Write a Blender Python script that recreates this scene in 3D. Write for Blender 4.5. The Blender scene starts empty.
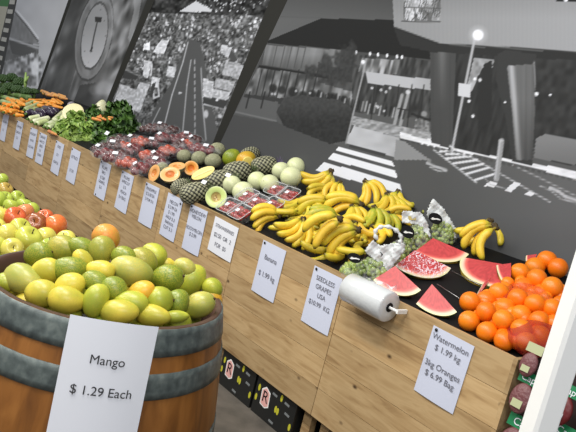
import bpy, bmesh, math, random
import numpy as np
from mathutils import Vector, Matrix, Quaternion
random.seed(7); rng = np.random.default_rng(7)
S = bpy.context.scene; COL = S.collection
PI = math.pi; sin, cos = math.sin, math.cos

# ------------------------------------------------------------------ camera
YAW, PITCH, ROLL, FPX = math.radians(-48.984), math.radians(-8.041), math.radians(14.004), 656.1
CAM = Vector((0, 0, 1.606))
Fw = Vector((sin(YAW)*cos(PITCH), cos(YAW)*cos(PITCH), sin(PITCH)))
_r = Vector((cos(YAW), -sin(YAW), 0)); _u = _r.cross(Fw)
Rt = _r*cos(ROLL) + _u*sin(ROLL); Up = -_r*sin(ROLL) + _u*cos(ROLL)
cd = bpy.data.cameras.new('camera'); cam = bpy.data.objects.new('camera', cd); COL.objects.link(cam)
m = Matrix((Rt, Up, -Fw)).transposed().to_4x4(); m.translation = CAM
cam.matrix_world = m; cd.sensor_width = 36; cd.lens = 36*FPX/576; cd.clip_start = .02
S.camera = cam

# ------------------------------------------------------------------ light
w = bpy.data.worlds.new('shop_air'); S.world = w; w.use_nodes = True
w.node_tree.nodes['Background'].inputs[0].default_value = (.93, .97, 1.0, 1)
w.node_tree.nodes['Background'].inputs[1].default_value = .42
def area(name, loc, target, sx, sy, power, color):
    d = bpy.data.lights.new(name, 'AREA'); d.shape = 'RECTANGLE'; d.size = sx; d.size_y = sy; d.energy = power; d.color = color
    o = bpy.data.objects.new(name, d); COL.objects.link(o); o.location = loc
    o.rotation_euler = (Vector(target)-Vector(loc)).to_track_quat('-Z', 'Y').to_euler()
    return o
WARM = (1, .97, .91)
for i, (x, pw) in enumerate(((-8.6, 66), (-6.0, 74), (-3.6, 84), (-1.2, 90))):
    area('ceiling_tube_or_fill_light', (x, .1, 4.0), (x, 1.5, 0), 1.5, .35, pw, WARM)
area('ceiling_tube_or_fill_light', (-2.4, -1.2, 3.4), (-2.4, 1.6, .6), 3.0, .6, 66, WARM)
area('ceiling_tube_or_fill_light', (1.4, -.6, 3.3), (-.6, 1.0, .8), 2.0, .4, 55, (.97, .98, 1))  # unseen fill light, added to brighten the post and the barrel front
S.view_settings.view_transform = 'Standard'; S.view_settings.look = 'None'
S.view_settings.gamma = 1; S.view_settings.exposure = -0.27; S.view_settings.use_curve_mapping = False

# ------------------------------------------------------------------ measuring
def ray(x, y): return Fw + Rt*((x-288)/FPX) - Up*((y-216)/FPX)
def at_y(x, y, Y): d = ray(x, y); return CAM + d*(Y/d.y)
def at_z(x, y, Z): d = ray(x, y); return CAM + d*((Z-CAM.z)/d.z)
def at_t(x, y, t): return CAM + ray(x, y)*t
YF, DZ, SL, YB = 2.305, .925, .30, 3.20      # bench front, deck height at the front, deck slope, bench back
DN = Vector((0, -SL, 1)).normalized(); DU = Vector((0, 1, SL)).normalized(); DX = Vector((1, 0, 0))
def deck(x, y, h=0):
    p0 = Vector((0, YF, DZ)) + DN*h; d = ray(x, y)
    return CAM + d*((p0-CAM).dot(DN)/d.dot(DN))
def lin(c): return tuple(((v/255)/12.92 if v/255 <= .04045 else ((v/255+.055)/1.055)**2.4) for v in c)
def rgb(r, g, b, k=.92): return tuple(min(.95, v/k) for v in lin((r, g, b)))

# ------------------------------------------------------------------ objects and materials
def tag(o, label=None, cat=None, group=None, kind=None):
    if label: o['label'] = label
    if cat: o['category'] = cat
    if group: o['group'] = group
    if kind: o['kind'] = kind
    return o
def me(name, V, Fc, mat=None, smooth=True, col=None):
    d = bpy.data.meshes.new(name); d.from_pydata([tuple(v) for v in V], [], Fc); d.update()
    if smooth: d.polygons.foreach_set('use_smooth', [True]*len(d.polygons))
    if mat: d.materials.append(mat)
    if col is not None:
        a = d.color_attributes.new('Col', 'FLOAT_COLOR', 'POINT')
        c = np.ones((len(V), 4), np.float32); c[:, :3] = np.asarray(col, np.float32).reshape(-1, 3); a.data.foreach_set('color', c.ravel())
    return d
def ob(name, data, parent=None, loc=None, mat4=None):
    o = bpy.data.objects.new(name, data); COL.objects.link(o)
    if parent: o.parent = parent
    if mat4 is not None: o.matrix_world = mat4 if not parent else mat4
    if loc is not None: o.location = loc
    return o
def empty(name, loc=(0, 0, 0), rot=None):
    o = bpy.data.objects.new(name, None); COL.objects.link(o); o.location = loc; o.empty_display_size = .05
    if rot is not None: o.rotation_mode = 'QUATERNION'; o.rotation_quaternion = rot
    return o
def copy_tree(o, parent=None):
    c = o.copy(); COL.objects.link(c); c.parent = parent
    for ch in o.children: copy_tree(ch, c)
    return c
class MB:
    def __init__(s): s.V = []; s.F = []; s.C = []
    def add(s, V, Fc, c=None):
        n = len(s.V); s.V += [tuple(v) for v in V]; s.F += [tuple(i+n for i in f) for f in Fc]
        s.C += [c or (1, 1, 1)]*len(V) if not isinstance(c, list) else c
    def box(s, a, b, c=None):
        (x0, y0, z0), (x1, y1, z1) = a, b
        s.add([(x0,y0,z0),(x1,y0,z0),(x1,y1,z0),(x0,y1,z0),(x0,y0,z1),(x1,y0,z1),(x1,y1,z1),(x0,y1,z1)],
              [(0,3,2,1),(4,5,6,7),(0,1,5,4),(1,2,6,5),(2,3,7,6),(3,0,4,7)], c)
    def tube(s, P, R, n=10, c=None, caps=True):
        P = [Vector(p) for p in P]; V = []; Fc = []; ref = None
        for i, p in enumerate(P):
            t = (P[min(i+1, len(P)-1)]-P[max(i-1, 0)]).normalized()
            if ref is None: ref = t.orthogonal().normalized()
            ref = (ref - t*ref.dot(t)).normalized(); b = t.cross(ref)
            r = R[i] if hasattr(R, '__len__') else R
            V += [p + (ref*cos(2*PI*k/n) + b*sin(2*PI*k/n))*r for k in range(n)]
        for i in range(len(P)-1):
            for k in range(n): Fc.append((i*n+k, i*n+(k+1) % n, (i+1)*n+(k+1) % n, (i+1)*n+k))
        if caps: Fc.append(tuple(range(n))[::-1]); Fc.append(tuple((len(P)-1)*n+k for k in range(n)))
        s.add(V, Fc, c)
    def ball(s, c0, r, n=10, col=None, sc=(1, 1, 1)):
        V, Fc = sphere(n, max(4, n//2+1)); s.add([Vector(c0)+Vector((v[0]*sc[0], v[1]*sc[1], v[2]*sc[2]))*r for v in V], Fc, col)
    def me(s, name, mat, smooth=True, col=False): return me(name, s.V, s.F, mat, smooth, s.C if col else None)
def sphere(n, k):
    V = [(0, 0, -1)]; Fc = []
    for i in range(1, k):
        a = -PI/2 + PI*i/k
        V += [(cos(a)*cos(2*PI*j/n), cos(a)*sin(2*PI*j/n), sin(a)) for j in range(n)]
    V.append((0, 0, 1)); T = len(V)-1
    for j in range(n): Fc.append((0, 1+(j+1) % n, 1+j)); Fc.append((T, T-n+j, T-n+(j+1) % n))
    for i in range(k-2):
        for j in range(n): a = 1+i*n; Fc.append((a+j, a+(j+1) % n, a+n+(j+1) % n, a+n+j))
    return V, Fc
def lathe(prof, n=32, closed=False):
    V = []; Fc = []
    for (r, z) in prof: V += [(r*cos(2*PI*k/n), r*sin(2*PI*k/n), z) for k in range(n)]
    for i in range(len(prof)-1):
        for k in range(n): Fc.append((i*n+k, i*n+(k+1) % n, (i+1)*n+(k+1) % n, (i+1)*n+k))
    return V, Fc

def mat(name, color=(.8, .8, .8), rough=.5, metal=0, spec=.5, attr=False, objcol=False, build=None, alpha=None, bump=None, sss=0, coat=0):
    M = bpy.data.materials.new(name); M.use_nodes = True; nt = M.node_tree; N = nt.nodes; L = nt.links
    B = N['Principled BSDF']; B.inputs['Base Color'].default_value = (*color, 1); B.inputs['Roughness'].default_value = rough
    B.inputs['Metallic'].default_value = metal; B.inputs['Specular IOR Level'].default_value = spec
    if coat: B.inputs['Coat Weight'].default_value = coat; B.inputs['Coat Roughness'].default_value = .15
    if sss: B.inputs['Subsurface Weight'].default_value = sss; B.inputs['Subsurface Scale'].default_value = .01
    if attr: a = N.new('ShaderNodeVertexColor'); a.layer_name = 'Col'; L.new(a.outputs[0], B.inputs[0])
    if objcol: a = N.new('ShaderNodeObjectInfo'); L.new(a.outputs['Color'], B.inputs[0])
    if bump:
        tc = N.new('ShaderNodeTexCoord'); n = N.new('ShaderNodeTexNoise'); n.inputs['Scale'].default_value = bump[0]; n.inputs['Detail'].default_value = 3
        b = N.new('ShaderNodeBump'); b.inputs['Strength'].default_value = bump[1]; b.inputs['Distance'].default_value = bump[2] if len(bump) > 2 else .002
        L.new(tc.outputs['Object'], n.inputs[0]); L.new(n.outputs[0], b.inputs['Height']); L.new(b.outputs[0], B.inputs['Normal'])
    if build: build(nt, N, L, B)
    return M
def ramp(N, L, src, stops, interp='LINEAR'):
    r = N.new('ShaderNodeValToRGB'); r.color_ramp.interpolation = interp; e = r.color_ramp.elements
    while len(e) < len(stops): e.new(.5)
    for i, (p, c) in enumerate(stops): e[i].position = p; e[i].color = (*c, 1)
    L.new(src, r.inputs[0]); return r.outputs[0]
def noise(N, L, sc, det=3, coord='Object', map_=None, dist=0, off=None):
    tc = N.new('ShaderNodeTexCoord'); n = N.new('ShaderNodeTexNoise'); n.inputs['Scale'].default_value = sc; n.inputs['Detail'].default_value = det
    n.inputs['Distortion'].default_value = dist; src = tc.outputs[coord]
    if map_:
        mp = N.new('ShaderNodeMapping'); mp.inputs['Scale'].default_value = map_; L.new(src, mp.inputs[0]); src = mp.outputs[0]
    if off:
        oi = N.new('ShaderNodeObjectInfo'); ad = N.new('ShaderNodeVectorMath'); ad.operation = 'ADD'; cx = N.new('ShaderNodeMath'); cx.operation = 'MULTIPLY'
        cx.inputs[1].default_value = 50; L.new(oi.outputs['Random'], cx.inputs[0]); L.new(src, ad.inputs[0]); L.new(cx.outputs[0], ad.inputs[1]); src = ad.outputs[0]
    L.new(src, n.inputs[0]); return n.outputs[0]
def mix(N, L, f, a, b, mode='MIX'):
    x = N.new('ShaderNodeMix'); x.data_type = 'RGBA'; x.blend_type = mode
    for s, v in ((x.inputs[0], f), (x.inputs[6], a), (x.inputs[7], b)):
        if isinstance(v, (int, float)): s.default_value = v
        elif isinstance(v, tuple): s.default_value = (*v, 1)
        else: L.new(v, s)
    return x.outputs[2]
def clear_film(name, amt=.25, rough=.12, tint=(.9, .92, .95)):
    M = bpy.data.materials.new(name); M.use_nodes = True; nt = M.node_tree; N = nt.nodes; L = nt.links
    B = N['Principled BSDF']; B.inputs['Base Color'].default_value = (*tint, 1); B.inputs['Roughness'].default_value = rough
    out = N['Material Output']; t = N.new('ShaderNodeBsdfTransparent'); x = N.new('ShaderNodeMixShader')
    f = ramp(N, L, noise(N, L, 28, 3, dist=1.5), [(.42, (amt*.25,)*3), (.62, (min(1, amt*1.9),)*3)])
    L.new(f, x.inputs[0]); L.new(t.outputs[0], x.inputs[1]); L.new(B.outputs[0], x.inputs[2]); L.new(x.outputs[0], out.inputs[0])
    n = noise(N, L, 22, 2, dist=1); b = N.new('ShaderNodeBump'); b.inputs['Strength'].default_value = .6; b.inputs['Distance'].default_value = .01
    L.new(n, b.inputs['Height']); L.new(b.outputs[0], B.inputs['Normal']); return M

def wood_build(base, dark, pale, knots=True, sc=1, along=(1.6, 14, 14)):
    def f(nt, N, L, B):
        a = N.new('ShaderNodeVertexColor'); a.layer_name = 'Col'
        tc = N.new('ShaderNodeTexCoord'); geo = tc.outputs['Object']
        ad = N.new('ShaderNodeVectorMath'); ad.operation = 'MULTIPLY_ADD'; L.new(a.outputs[0], ad.inputs[0]); ad.inputs[1].default_value = (9, 5, 7); L.new(geo, ad.inputs[2])
        mp = N.new('ShaderNodeMapping'); mp.inputs['Scale'].default_value = along; L.new(ad.outputs[0], mp.inputs[0])
        n = N.new('ShaderNodeTexNoise'); n.inputs['Scale'].default_value = 2.2*sc; n.inputs['Detail'].default_value = 5; n.inputs['Distortion'].default_value = .9; L.new(mp.outputs[0], n.inputs[0])
        c = ramp(N, L, n.outputs[0], [(.28, dark), (.42, base), (.6, pale), (.75, base)])
        n2 = N.new('ShaderNodeTexNoise'); n2.inputs['Scale'].default_value = 1.3; n2.inputs['Detail'].default_value = 2; L.new(ad.outputs[0], n2.inputs[0])
        c = mix(N, L, .35, c, ramp(N, L, n2.outputs[0], [(.35, tuple(v*.7 for v in base)), (.65, tuple(min(1, v*1.2) for v in base))]))
        if knots:
            v = N.new('ShaderNodeTexVoronoi'); v.inputs['Scale'].default_value = 5.5; mp2 = N.new('ShaderNodeMapping'); mp2.inputs['Scale'].default_value = (1, .3, 1.6)
            L.new(ad.outputs[0], mp2.inputs[0]); L.new(mp2.outputs[0], v.inputs[0])
            k = ramp(N, L, v.outputs['Distance'], [(.03, (1, 1, 1)), (.11, (0, 0, 0))])
            c = mix(N, L, k, c, tuple(v_*.3 for v_ in dark))
        tone = N.new('ShaderNodeSeparateColor'); L.new(a.outputs[0], tone.inputs[0])
        mm = N.new('ShaderNodeMapRange'); mm.inputs[3].default_value = .84; mm.inputs[4].default_value = 1.12; L.new(tone.outputs[1], mm.inputs[0])
        c = mix(N, L, 1.0, c, mm.outputs[0], 'MULTIPLY'); L.new(c, B.inputs[0])
    return f
PINE = rgb(173, 143, 101); PINE_D = rgb(132, 100, 64); PINE_P = rgb(196, 168, 125)
M_pine = mat('pine_boards', PINE, .55, build=wood_build(PINE, PINE_D, PINE_P))
M_black = mat('black_plastic', (.007, .007, .008), .6, spec=.2)
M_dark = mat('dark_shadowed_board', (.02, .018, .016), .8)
M_paper = mat('white_paper', rgb(203, 208, 226), .6)
M_paper2 = mat('bright_white_paper', rgb(226, 228, 236), .6)
M_ink = mat('black_ink', (.025, .025, .03), .6)
M_gink = mat('grey_ink', (.17, .17, .20), .6)
M_pin = mat('pin', (.01, .01, .01), .3)
M_white = mat('white_paint', rgb(240, 240, 238), .45, bump=(30, .15))
M_wire = mat('steel_wire', (.5, .5, .5), .3, metal=1)

# ------------------------------------------------------------------ structure
def concrete(nt, N, L, B):
    L.new(ramp(N, L, noise(N, L, 6, 6), [(.3, rgb(72, 68, 62)), (.7, rgb(105, 98, 90))]), B.inputs[0])
M_floor = mat('worn_concrete', (.2, .2, .2), .6, build=concrete)
WY = 3.27
b = MB(); b.box((-18, -4, -.1), (3, WY+.2, 0)); tag(ob('floor', b.me('floor', M_floor, False)), kind='structure')
M_wall = mat('grey_wall_paint', rgb(70, 70, 68), .8)
b = MB(); b.box((-18, WY+.01, 0), (3, WY+.15, 3.9)); tag(ob('wall_back', b.me('wall_back', M_wall, False)), kind='structure')

# ------------------------------------------------------------------ the photo mural, painted on a grid of wall coordinates
def h2(ix, iy, seed):
    v = (ix.astype(np.int64)*374761393 + iy.astype(np.int64)*668265263 + seed*974634777) & 0xffffffff
    v = ((v ^ (v >> 13))*1274126177) & 0xffffffff
    return ((v ^ (v >> 16)) & 0xffff)/65535.
def vn(x, y, seed=0):
    ix = np.floor(x); iy = np.floor(y); fx = x-ix; fy = y-iy; fx = fx*fx*(3-2*fx); fy = fy*fy*(3-2*fy)
    a = h2(ix, iy, seed); b_ = h2(ix+1, iy, seed); c = h2(ix, iy+1, seed); d = h2(ix+1, iy+1, seed)
    return (a*(1-fx)+b_*fx)*(1-fy)+(c*(1-fx)+d*fx)*fy
def wp(p): q = at_y(p[0], p[1], WY); return (q.x, q.z)
def wline(p, q, z):
    (x0, z0), (x1, z1) = wp(p), wp(q); return x0 + (x1-x0)*(z-z0)/(z1-z0)
ZB, ZT = .9, 2.78
class Print:
    def __init__(s, left, right, step):
        s.gain = 1.0  # raises the print colour to stand in for glossy haze on the left murals
        xl = [wline(*left, z) if isinstance(left, tuple) and isinstance(left[0], tuple) else left for z in (ZB, ZT)]
        xr = [wline(*right, z) if isinstance(right, tuple) and isinstance(right[0], tuple) else right for z in (ZB, ZT)]
        s.nx = int(max(xr[0]-xl[0], xr[1]-xl[1])/step); s.nz = int((ZT-ZB)/step)
        U, W = np.meshgrid(np.linspace(0, 1, s.nx+1), np.linspace(0, 1, s.nz+1))
        s.Z = ZB + (ZT-ZB)*W; XL = xl[0]+(xl[1]-xl[0])*W; XR = xr[0]+(xr[1]-xr[0])*W; s.X = XL+(XR-XL)*U
        # picture coordinates of the print (where each wall point falls in the measured photograph)
        dx = s.X-CAM.x; dy = WY-CAM.y; dz = s.Z-CAM.z
        zz = dx*Fw.x+dy*Fw.y+dz*Fw.z
        s.u = 288+FPX*(dx*Rt.x+dy*Rt.y+dz*Rt.z)/zz; s.v = 216-FPX*(dx*Up.x+dy*Up.y+dz*Up.z)/zz
        s.G = np.full(s.X.shape, 90.)
    def inside(s, P):
        P = [wp(p) for p in P]; ins = np.zeros(s.X.shape, bool); n = len(P)
        for i in range(n):
            (x0, y0), (x1, y1) = P[i], P[(i+1) % n]
            if y0 == y1: continue
            c = ((y0 > s.Z) != (y1 > s.Z)) & (s.X < (x1-x0)*(s.Z-y0)/(y1-y0)+x0); ins ^= c
        return ins
    def poly(s, P, g, a=1., gr=None):
        k = s.inside(P); val = g if gr is None else g + gr(s.u[k], s.v[k]); s.G[k] = s.G[k]*(1-a)+val*a
    def line(s, P, wd, g, a=1.):
        for i in range(len(P)-1):
            x0, y0 = P[i]; x1, y1 = P[i+1]; L_ = math.hypot(x1-x0, y1-y0); tx, ty = (x1-x0)/L_, (y1-y0)/L_
            t = np.clip((s.u-x0)*tx+(s.v-y0)*ty, 0, L_); d = np.hypot(s.u-x0-t*tx, s.v-y0-t*ty)
            k = np.clip((wd/2+.5-d), 0, 1)*a; s.G = s.G*(1-k)+g*k
    def spot(s, x, y, r, g, a=1., ry=None):
        d = np.hypot((s.u-x)/r, (s.v-y)/(ry or r)); k = np.clip((1.25-d)/.5, 0, 1)*a; s.G = s.G*(1-k)+g*k
    def build(s, name, label, cat='mural'):
        g = s.G+np.clip(s.G-115, 0, 200)*.38; g = np.clip(g, 0, 255)/255; l = np.where(g <= .04045, g/12.92, ((g+.055)/1.055)**2.4)/MK*s.gain
        c = np.stack([l*.97, l*1.0, l*(1.03+.06*np.minimum(1, l*2.2))], -1).reshape(-1, 3)
        V = np.stack([s.X.ravel(), np.full(s.X.size, WY), s.Z.ravel()], -1); nx = s.nx+1
        i = np.arange(s.nz)[:, None]*nx+np.arange(s.nx)[None]; i = i.ravel()
        Fc = np.stack([i, i+1, i+1+nx, i+nx], -1).tolist()
        o = ob(name, me(name, V, Fc, M_print, True, c)); return tag(o, label, cat)
MK = 1.16
M_print = mat('satin_photo_print', (.2, .2, .2), .75, attr=True, spec=.12)
D34 = (((270, 0), (222, 120)), ((287.5, 0), (231, 120)))
D23 = (((147, 0), (105, 105)), ((154.5, 0), (109.5, 107)))
D12 = (((68.3, 0), (40, 82)), ((71.5, 0), (42.5, 82)))
D01 = (((9.5, 0), (-1, 45)), ((17, 0), (2.8, 70)))

# panel 4: entrance, car park and zebra crossing
P = Print(D34[1], -.4, .0075)
vnn = lambda s, sx, sy, k: vn(s.u/sx, s.v/sy, k)
P.G[:] = 92 + 4*vn(P.X*3, P.Z*3, 1)
P.poly([(240,-60),(400,-60),(394,22),(345,19),(322,18),(268,41),(240,45)], 92, gr=lambda u, v: 8*np.clip((330-u)/80, -1, 1)+8*np.clip((v-8)/12, -1, 1))
P.line([(281,16.5),(322,18)], .6, 92)
P.poly([(322,18),(345,19),(394,20),(450,45),(450,60),(400,60),(341,50),(300,46),(268,43.5),(267,41)], 43)
P.poly([(268,44),(341,50),(400,56),(440,60),(436,112),(400,100),(244,95),(255,70)], 82)        # glazed facade
k = P.inside([(266,45),(341,50),(338,76),(262,65)])
P.G[k] = 116 + 26*(vn(P.u[k]/3.0+P.v[k]*.08, P.v[k]/40, 3)-.5) + 30*np.clip((60-P.v[k])/14, -.6, .4)
for x in (277, 285, 292, 299, 306): P.line([(x, 46), (x-5, 68)], .7, 80)
P.poly([(259,65),(300,71),(330,76),(330,80),(296,75),(258,68)], 46)
k = P.inside([(257,68),(300,73),(320,78),(360,84),(352,112),(300,100),(244,96)])
P.G[k] = 112 + 90*(vn(P.u[k]/3.2+P.v[k]*.075, P.v[k]/7, 4)-.5)
for x in (262, 268, 275, 283, 291, 299, 308, 318): P.line([(x, 70), (x-6.5, 97)], 1.1, 52)
for x, y, r in ((273,88,4),(282,90,4),(293,92,5),(303,95,4),(312,94,4),(320,96,5),(332,98,5),(344,100,4)): P.spot(x, y, r, 48, .85)
for x, y in ((272,94),(275,94),(310,93),(296,91),(327,96)): P.spot(x, y, 1.2, 190, .8)
k = P.inside([(318,62),(330,66),(352,70),(372,70),(372,82),(352,92),(318,82)]); P.G[k] = P.G[k]*.4+55*.6
# big glass entrance with canopy
k = P.inside([(352,55),(402,56),(434,62),(432,120),(352,112)]); P.G[k] = 74+46*(vn(P.u[k]/2.5+P.v[k]*.1, P.v[k]/9, 5)-.5)
k = P.inside([(362,58),(400,60),(398,75),(358,72)]); P.G[k] = 128+110*(vn(P.u[k]/2.2+P.v[k]*.11, P.v[k]/9, 6)-.5)
for x in (356, 370, 378, 387, 397, 402): P.spot(x, 52.5+(x-356)*.1, 1.1, 235, ry=2)
P.spot(363, 62, 2, 215)
for x, y in ((381,90),(386,92),(390,88),(378,107),(384,111),(376,106),(372,88)): P.spot(x, y, 1.4, 205, .8)
P.poly([(366,72),(410,77),(433,80),(432,90),(410,88),(368,83)], 172, gr=lambda u, v: -14*np.clip((u-410)/20, 0, 1))
for a, c in ((375, 84), (412, 78), (424, 88), (399, 92)): P.line([(a, 85), (a-5, 128)], 1, 52)
for a in (398, 404): P.line([(a+4, 95), (a-4, 126)], 3.2, 150)
P.line([(392,108),(410,110)], 1, 50)
P.spot(408, 92, 2.4, 185)
P.poly([(416,118),(431,120),(429,132),(414,129)], 120, gr=lambda u, v: 60*(vn(u/2, v/2, 8)-.5))
P.spot(424, 114, 3, 140); P.line([(412, 114), (431, 121)], 2.4, 50)
# trees
for x, y, rx, ry in ((326,66,8,13),(345,62,12,16),(352,50,5,9),(311,72,7,8),(338,76,14,9)):
    d = np.hypot((P.u-x)/rx, (P.v-y)/ry)+.5*(vnn(P, 3, 3, 9)-.5); k = np.clip((1.05-d)*3, 0, 1)*.85; P.G = P.G*(1-k)+(58+16*vnn(P, 1.6, 2, 10))*k
# kerb and people
k = P.inside([(244,94),(300,100),(352,106),(352,118),(300,106),(244,100)]); P.G[k] = 66
for i in range(26):
    x = 318+i*3.4+random.uniform(-1, 1); y = 92+(x-318)*.21+random.uniform(-2, 2)
    P.line([(x+1, y), (x-1, y+9)], 1.6, random.choice((44, 50, 175, 150, 60)), .8)
# pavement at left, hedge, pale forecourt
P.poly([(243,97),(278,102),(276,121),(236,112)], 100); P.line([(236,112),(276,121)], 1.6, 122)
for x in (250, 265): P.line([(x, 92), (x-4, 108)], 1.4, 52)
P.poly([(222,113),(276,122),(330,142),(410,180),(470,235),(200,235)], 86, gr=lambda u, v: 8*np.clip((v-150)/50, -.4, 1))
k = P.inside([(284,98),(300,95),(340,100),(352,108),(350,140),(330,144),(284,126),(276,112)])
P.G[k] = 74 - np.clip((P.v[k]-104)/18, 0, 1)*17+12*(vn(P.u[k]/2, P.v[k]/2, 12)-.5)
P.poly([(356,122),(380,124),(440,138),(458,160),(475,176),(420,168),(388,155),(345,143)], 166, gr=lambda u, v: 22*np.clip((395-u)/50, -.6, .5)+14*(vn(u/9, v/5, 13)-.5))
P.poly([(400,138),(430,146),(461,152),(501,160),(531,167),(576,180),(760,232),(760,330),(440,260),(404,215),(400,180)], 91, gr=lambda u, v: 16*np.clip((u-440)/120, 0, 1)-5*np.clip((v-215)/25, 0, 1))
P.poly([(352,116),(400,126),(434,134),(450,142),(430,142),(396,137),(352,125)], 148, gr=lambda u, v: 50*(vn(u/3, v/1.5, 14)-.5))
P.poly([(350,144),(386,154),(385,156.5),(349,147)], 74)
P.poly([(396,139),(404,141),(430,160),(411,160),(394,160)], 140)
for pts in ([(339,146.5),(392,161.5),(394.5,166.5),(336,150)], [(333,153),(395,171),(398,178),(328,159)], [(324,162),(360,172),(400,184.5),(402,194.5),(316,170)]): P.poly(pts, 214)
# accessible marks and hatched bay
P.line([(427,163),(434,166),(446,170)], 2.4, 168); P.line([(430,167),(438,171),(447,171)], 1.2, 168); P.spot(429, 161, 2.2, 150, .7)
P.line([(433.6,149.6),(476.5,182.7)], 1.4, 178); P.line([(436.7,147.5),(473.4,158),(492,169),(550,202)], 1.2, 172)
for (a, c) in (((440,151.5),(457,150)), ((446,154),(466,154)), ((446,158.5),(472,156)), ((453.5,163.4),(477,160)), ((461,169),(483,164)), ((466,174),(489,167.5)), ((475,180),(496,173.5))): P.line([a, c], 2.2, 202)
for pts in ([(484,186),(494,187),(498,183),(490,181)], [(504,191),(511,192),(521,183.5),(514,182)], [(524,194),(531,196),(536,192.5),(529,191)]): P.poly(pts, 205)
P.line([(484,177),(490,184),(502,188),(508,190)], .8, 165)
P.line([(513,165),(540,178),(600,208)], 1, 158); P.line([(550,188),(558,191),(566,197),(590,204)], 3, 176); P.line([(540,186),(550,190),(560,198),(580,205)], 1, 165)
# pale pavement right
P.poly([(400,132),(418,137),(458,144.5),(492,150.6),(507,158),(534.6,163),(576,172),(760,214),(760,226),(576,180),(531,167),(501,160),(461,152),(430,146),(400,138)], 206, gr=lambda u, v: 24*(vn(u/6, v/2, 15)-.5))
for i in range(44):
    x = 400+i*6; y = 139+(x-400)*.235; P.line([(x, y), (x+2.5, y+.8)], 1.3, 70)
# fascia
fas = [(390,-60),(720,-60),(720,60),(576,51.5),(510,47),(500,46.5),(440,43.5),(394,27)]
P.poly(fas, 143, gr=lambda u, v: 12*np.clip((u-400)/170, 0, 1)-10*np.clip((18-v)/20, 0, 1)+5*(np.sin(u*1.5)*.2))
P.line([(394,27),(440,43.8),(505,47.3),(576,52)], .8, 60)
P.poly([(394,28),(440,45),(576,53),(720,61),(720,72),(576,62),(470,56),(440,54),(400,45)], 56)
P.poly([(405,-30),(442,-30),(440,20),(403,21)], 150, gr=lambda u, v: 110*(h2(np.floor(u/4.5), np.floor((v+3*u%7)/4.5), 17)-.55)+40*(vn(u/2, v/2, 18)-.5))
P.line([(402,21),(440,22)], .9, 60); P.line([(404,7),(441,8)], .8, 70); P.line([(414,8),(416,16),(412,20)], .9, 70); P.line([(424,10),(428,14),(423,20)], .9, 70)
P.poly([(556,-40),(640,-40),(640,2),(556,1)], 45); P.spot(566, 0, 2.2, 240, ry=1.3)
# columns and dark glass
P.poly([(430,52),(456,53),(452,150),(431,142)], 78, gr=lambda u, v: 34*np.exp(-((u-442)/4.5)**2)*np.clip((110-v)/60, 0, 1)+6*(vn(u/1.5, v/80, 20)-.5))
P.poly([(456,53),(498,56),(512,160),(452,148)], 58, gr=lambda u, v: 20*(vn(u/3+v*.1, v/14, 21)-.5))
P.poly([(474,58),(494,60),(488,92),(478,90),(484,66),(478,76),(472,92),(466,90)], 150, gr=lambda u, v: 60*(vn(u/3, v/4, 22)-.5))
P.poly([(492,60),(484,64),(478,86),(478,130),(492,120)], 54)
for x, y in ((473,116),(469,101),(480,80),(475,79)): P.spot(x, y, 1.6, 225, .9)
P.poly([(498,54),(506,50),(536,54),(538,100),(532,166),(512,162),(506,120),(496,80)], 66)
P.poly([(507,66),(533,64),(535,110),(532,160),(516,160),(512,110)], 112, gr=lambda u, v: 55*np.exp(-((u-511-(v-60)*.08)/3)**2)-30*np.clip((v-100)/60, 0, 1)+16*(vn(u/1.2, v/90, 23)-.5))
P.line([(534,62),(536,100)], 1, 160)
P.poly([(536,58),(720,70),(720,200),(576,166),(534,158)], 62, gr=lambda u, v: 20*(vn(u/5+v*.05, v/6, 24)-.5))
for x, y, r in ((536.5,94,2),(550,95,1.2),(505,102,1)): P.spot(x, y, r, 235, .9)
P.poly([(534,158),(536,138),(546,134),(574,139),(600,144),(600,168),(572,164)], 130, gr=lambda u, v: -10*np.clip((v-140)/20, 0, 1))
# lamp post, sign, bollard, flag pole
P.line([(475,37),(452,150)], 2.6, 168); P.spot(478, 35, 9, 190, .35); P.spot(478, 35, 5, 252)
P.poly([(459,83),(471,84),(470,97),(458,96)], 190)
P.line([(450,146),(456,150)], 2, 190)
P.line([(501.5,141),(496.5,179)], 5.4, 150); P.spot(501, 140.5, 2.4, 175, ry=1.2); P.line([(500,141),(495,179)], 2, 172)
P.line([(364,70),(346,143)], 1.7, 150)
P.build('car_park_photo_mural', 'black and white wall mural of a building entrance with zebra crossing behind the bananas')

# panel 3: market stalls and parking lanes seen from above
P = Print(D23[1], D34[0], .0125)
def crowd(s, k, base, amp, sc, seed): s.G[k] = base + amp*(vn(s.u[k]/sc, s.v[k]/sc, seed)-.5)*2 + .5*amp*(vn(s.u[k]/(sc*2.3), s.v[k]/(sc*2.3), seed+1)-.5)*2
crowd(P, np.ones(P.X.shape, bool), 88, 46, 1.5, 30); P.G += 22*(vn(P.u/7, P.v/7, 38)-.5)
k = P.v < 13+(P.u-160)*.03; crowd(P, k, 48, 30, 2.2, 33)
for i in range(60): P.spot(random.uniform(205, 280), random.uniform(0, 13), .8, random.uniform(120, 230), .8)
for i in range(260):
    x = random.uniform(120, 262); y = random.uniform(14, 72); P.spot(x, y, random.uniform(.6, 1.5), random.uniform(150, 225), .75, ry=random.uniform(.8, 1.8))
P.poly([(180,11),(196,1),(212,10),(211,12),(180,12)], 178)
for x in range(182, 212, 4): P.spot(x, 12.5, .8, 60)
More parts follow.
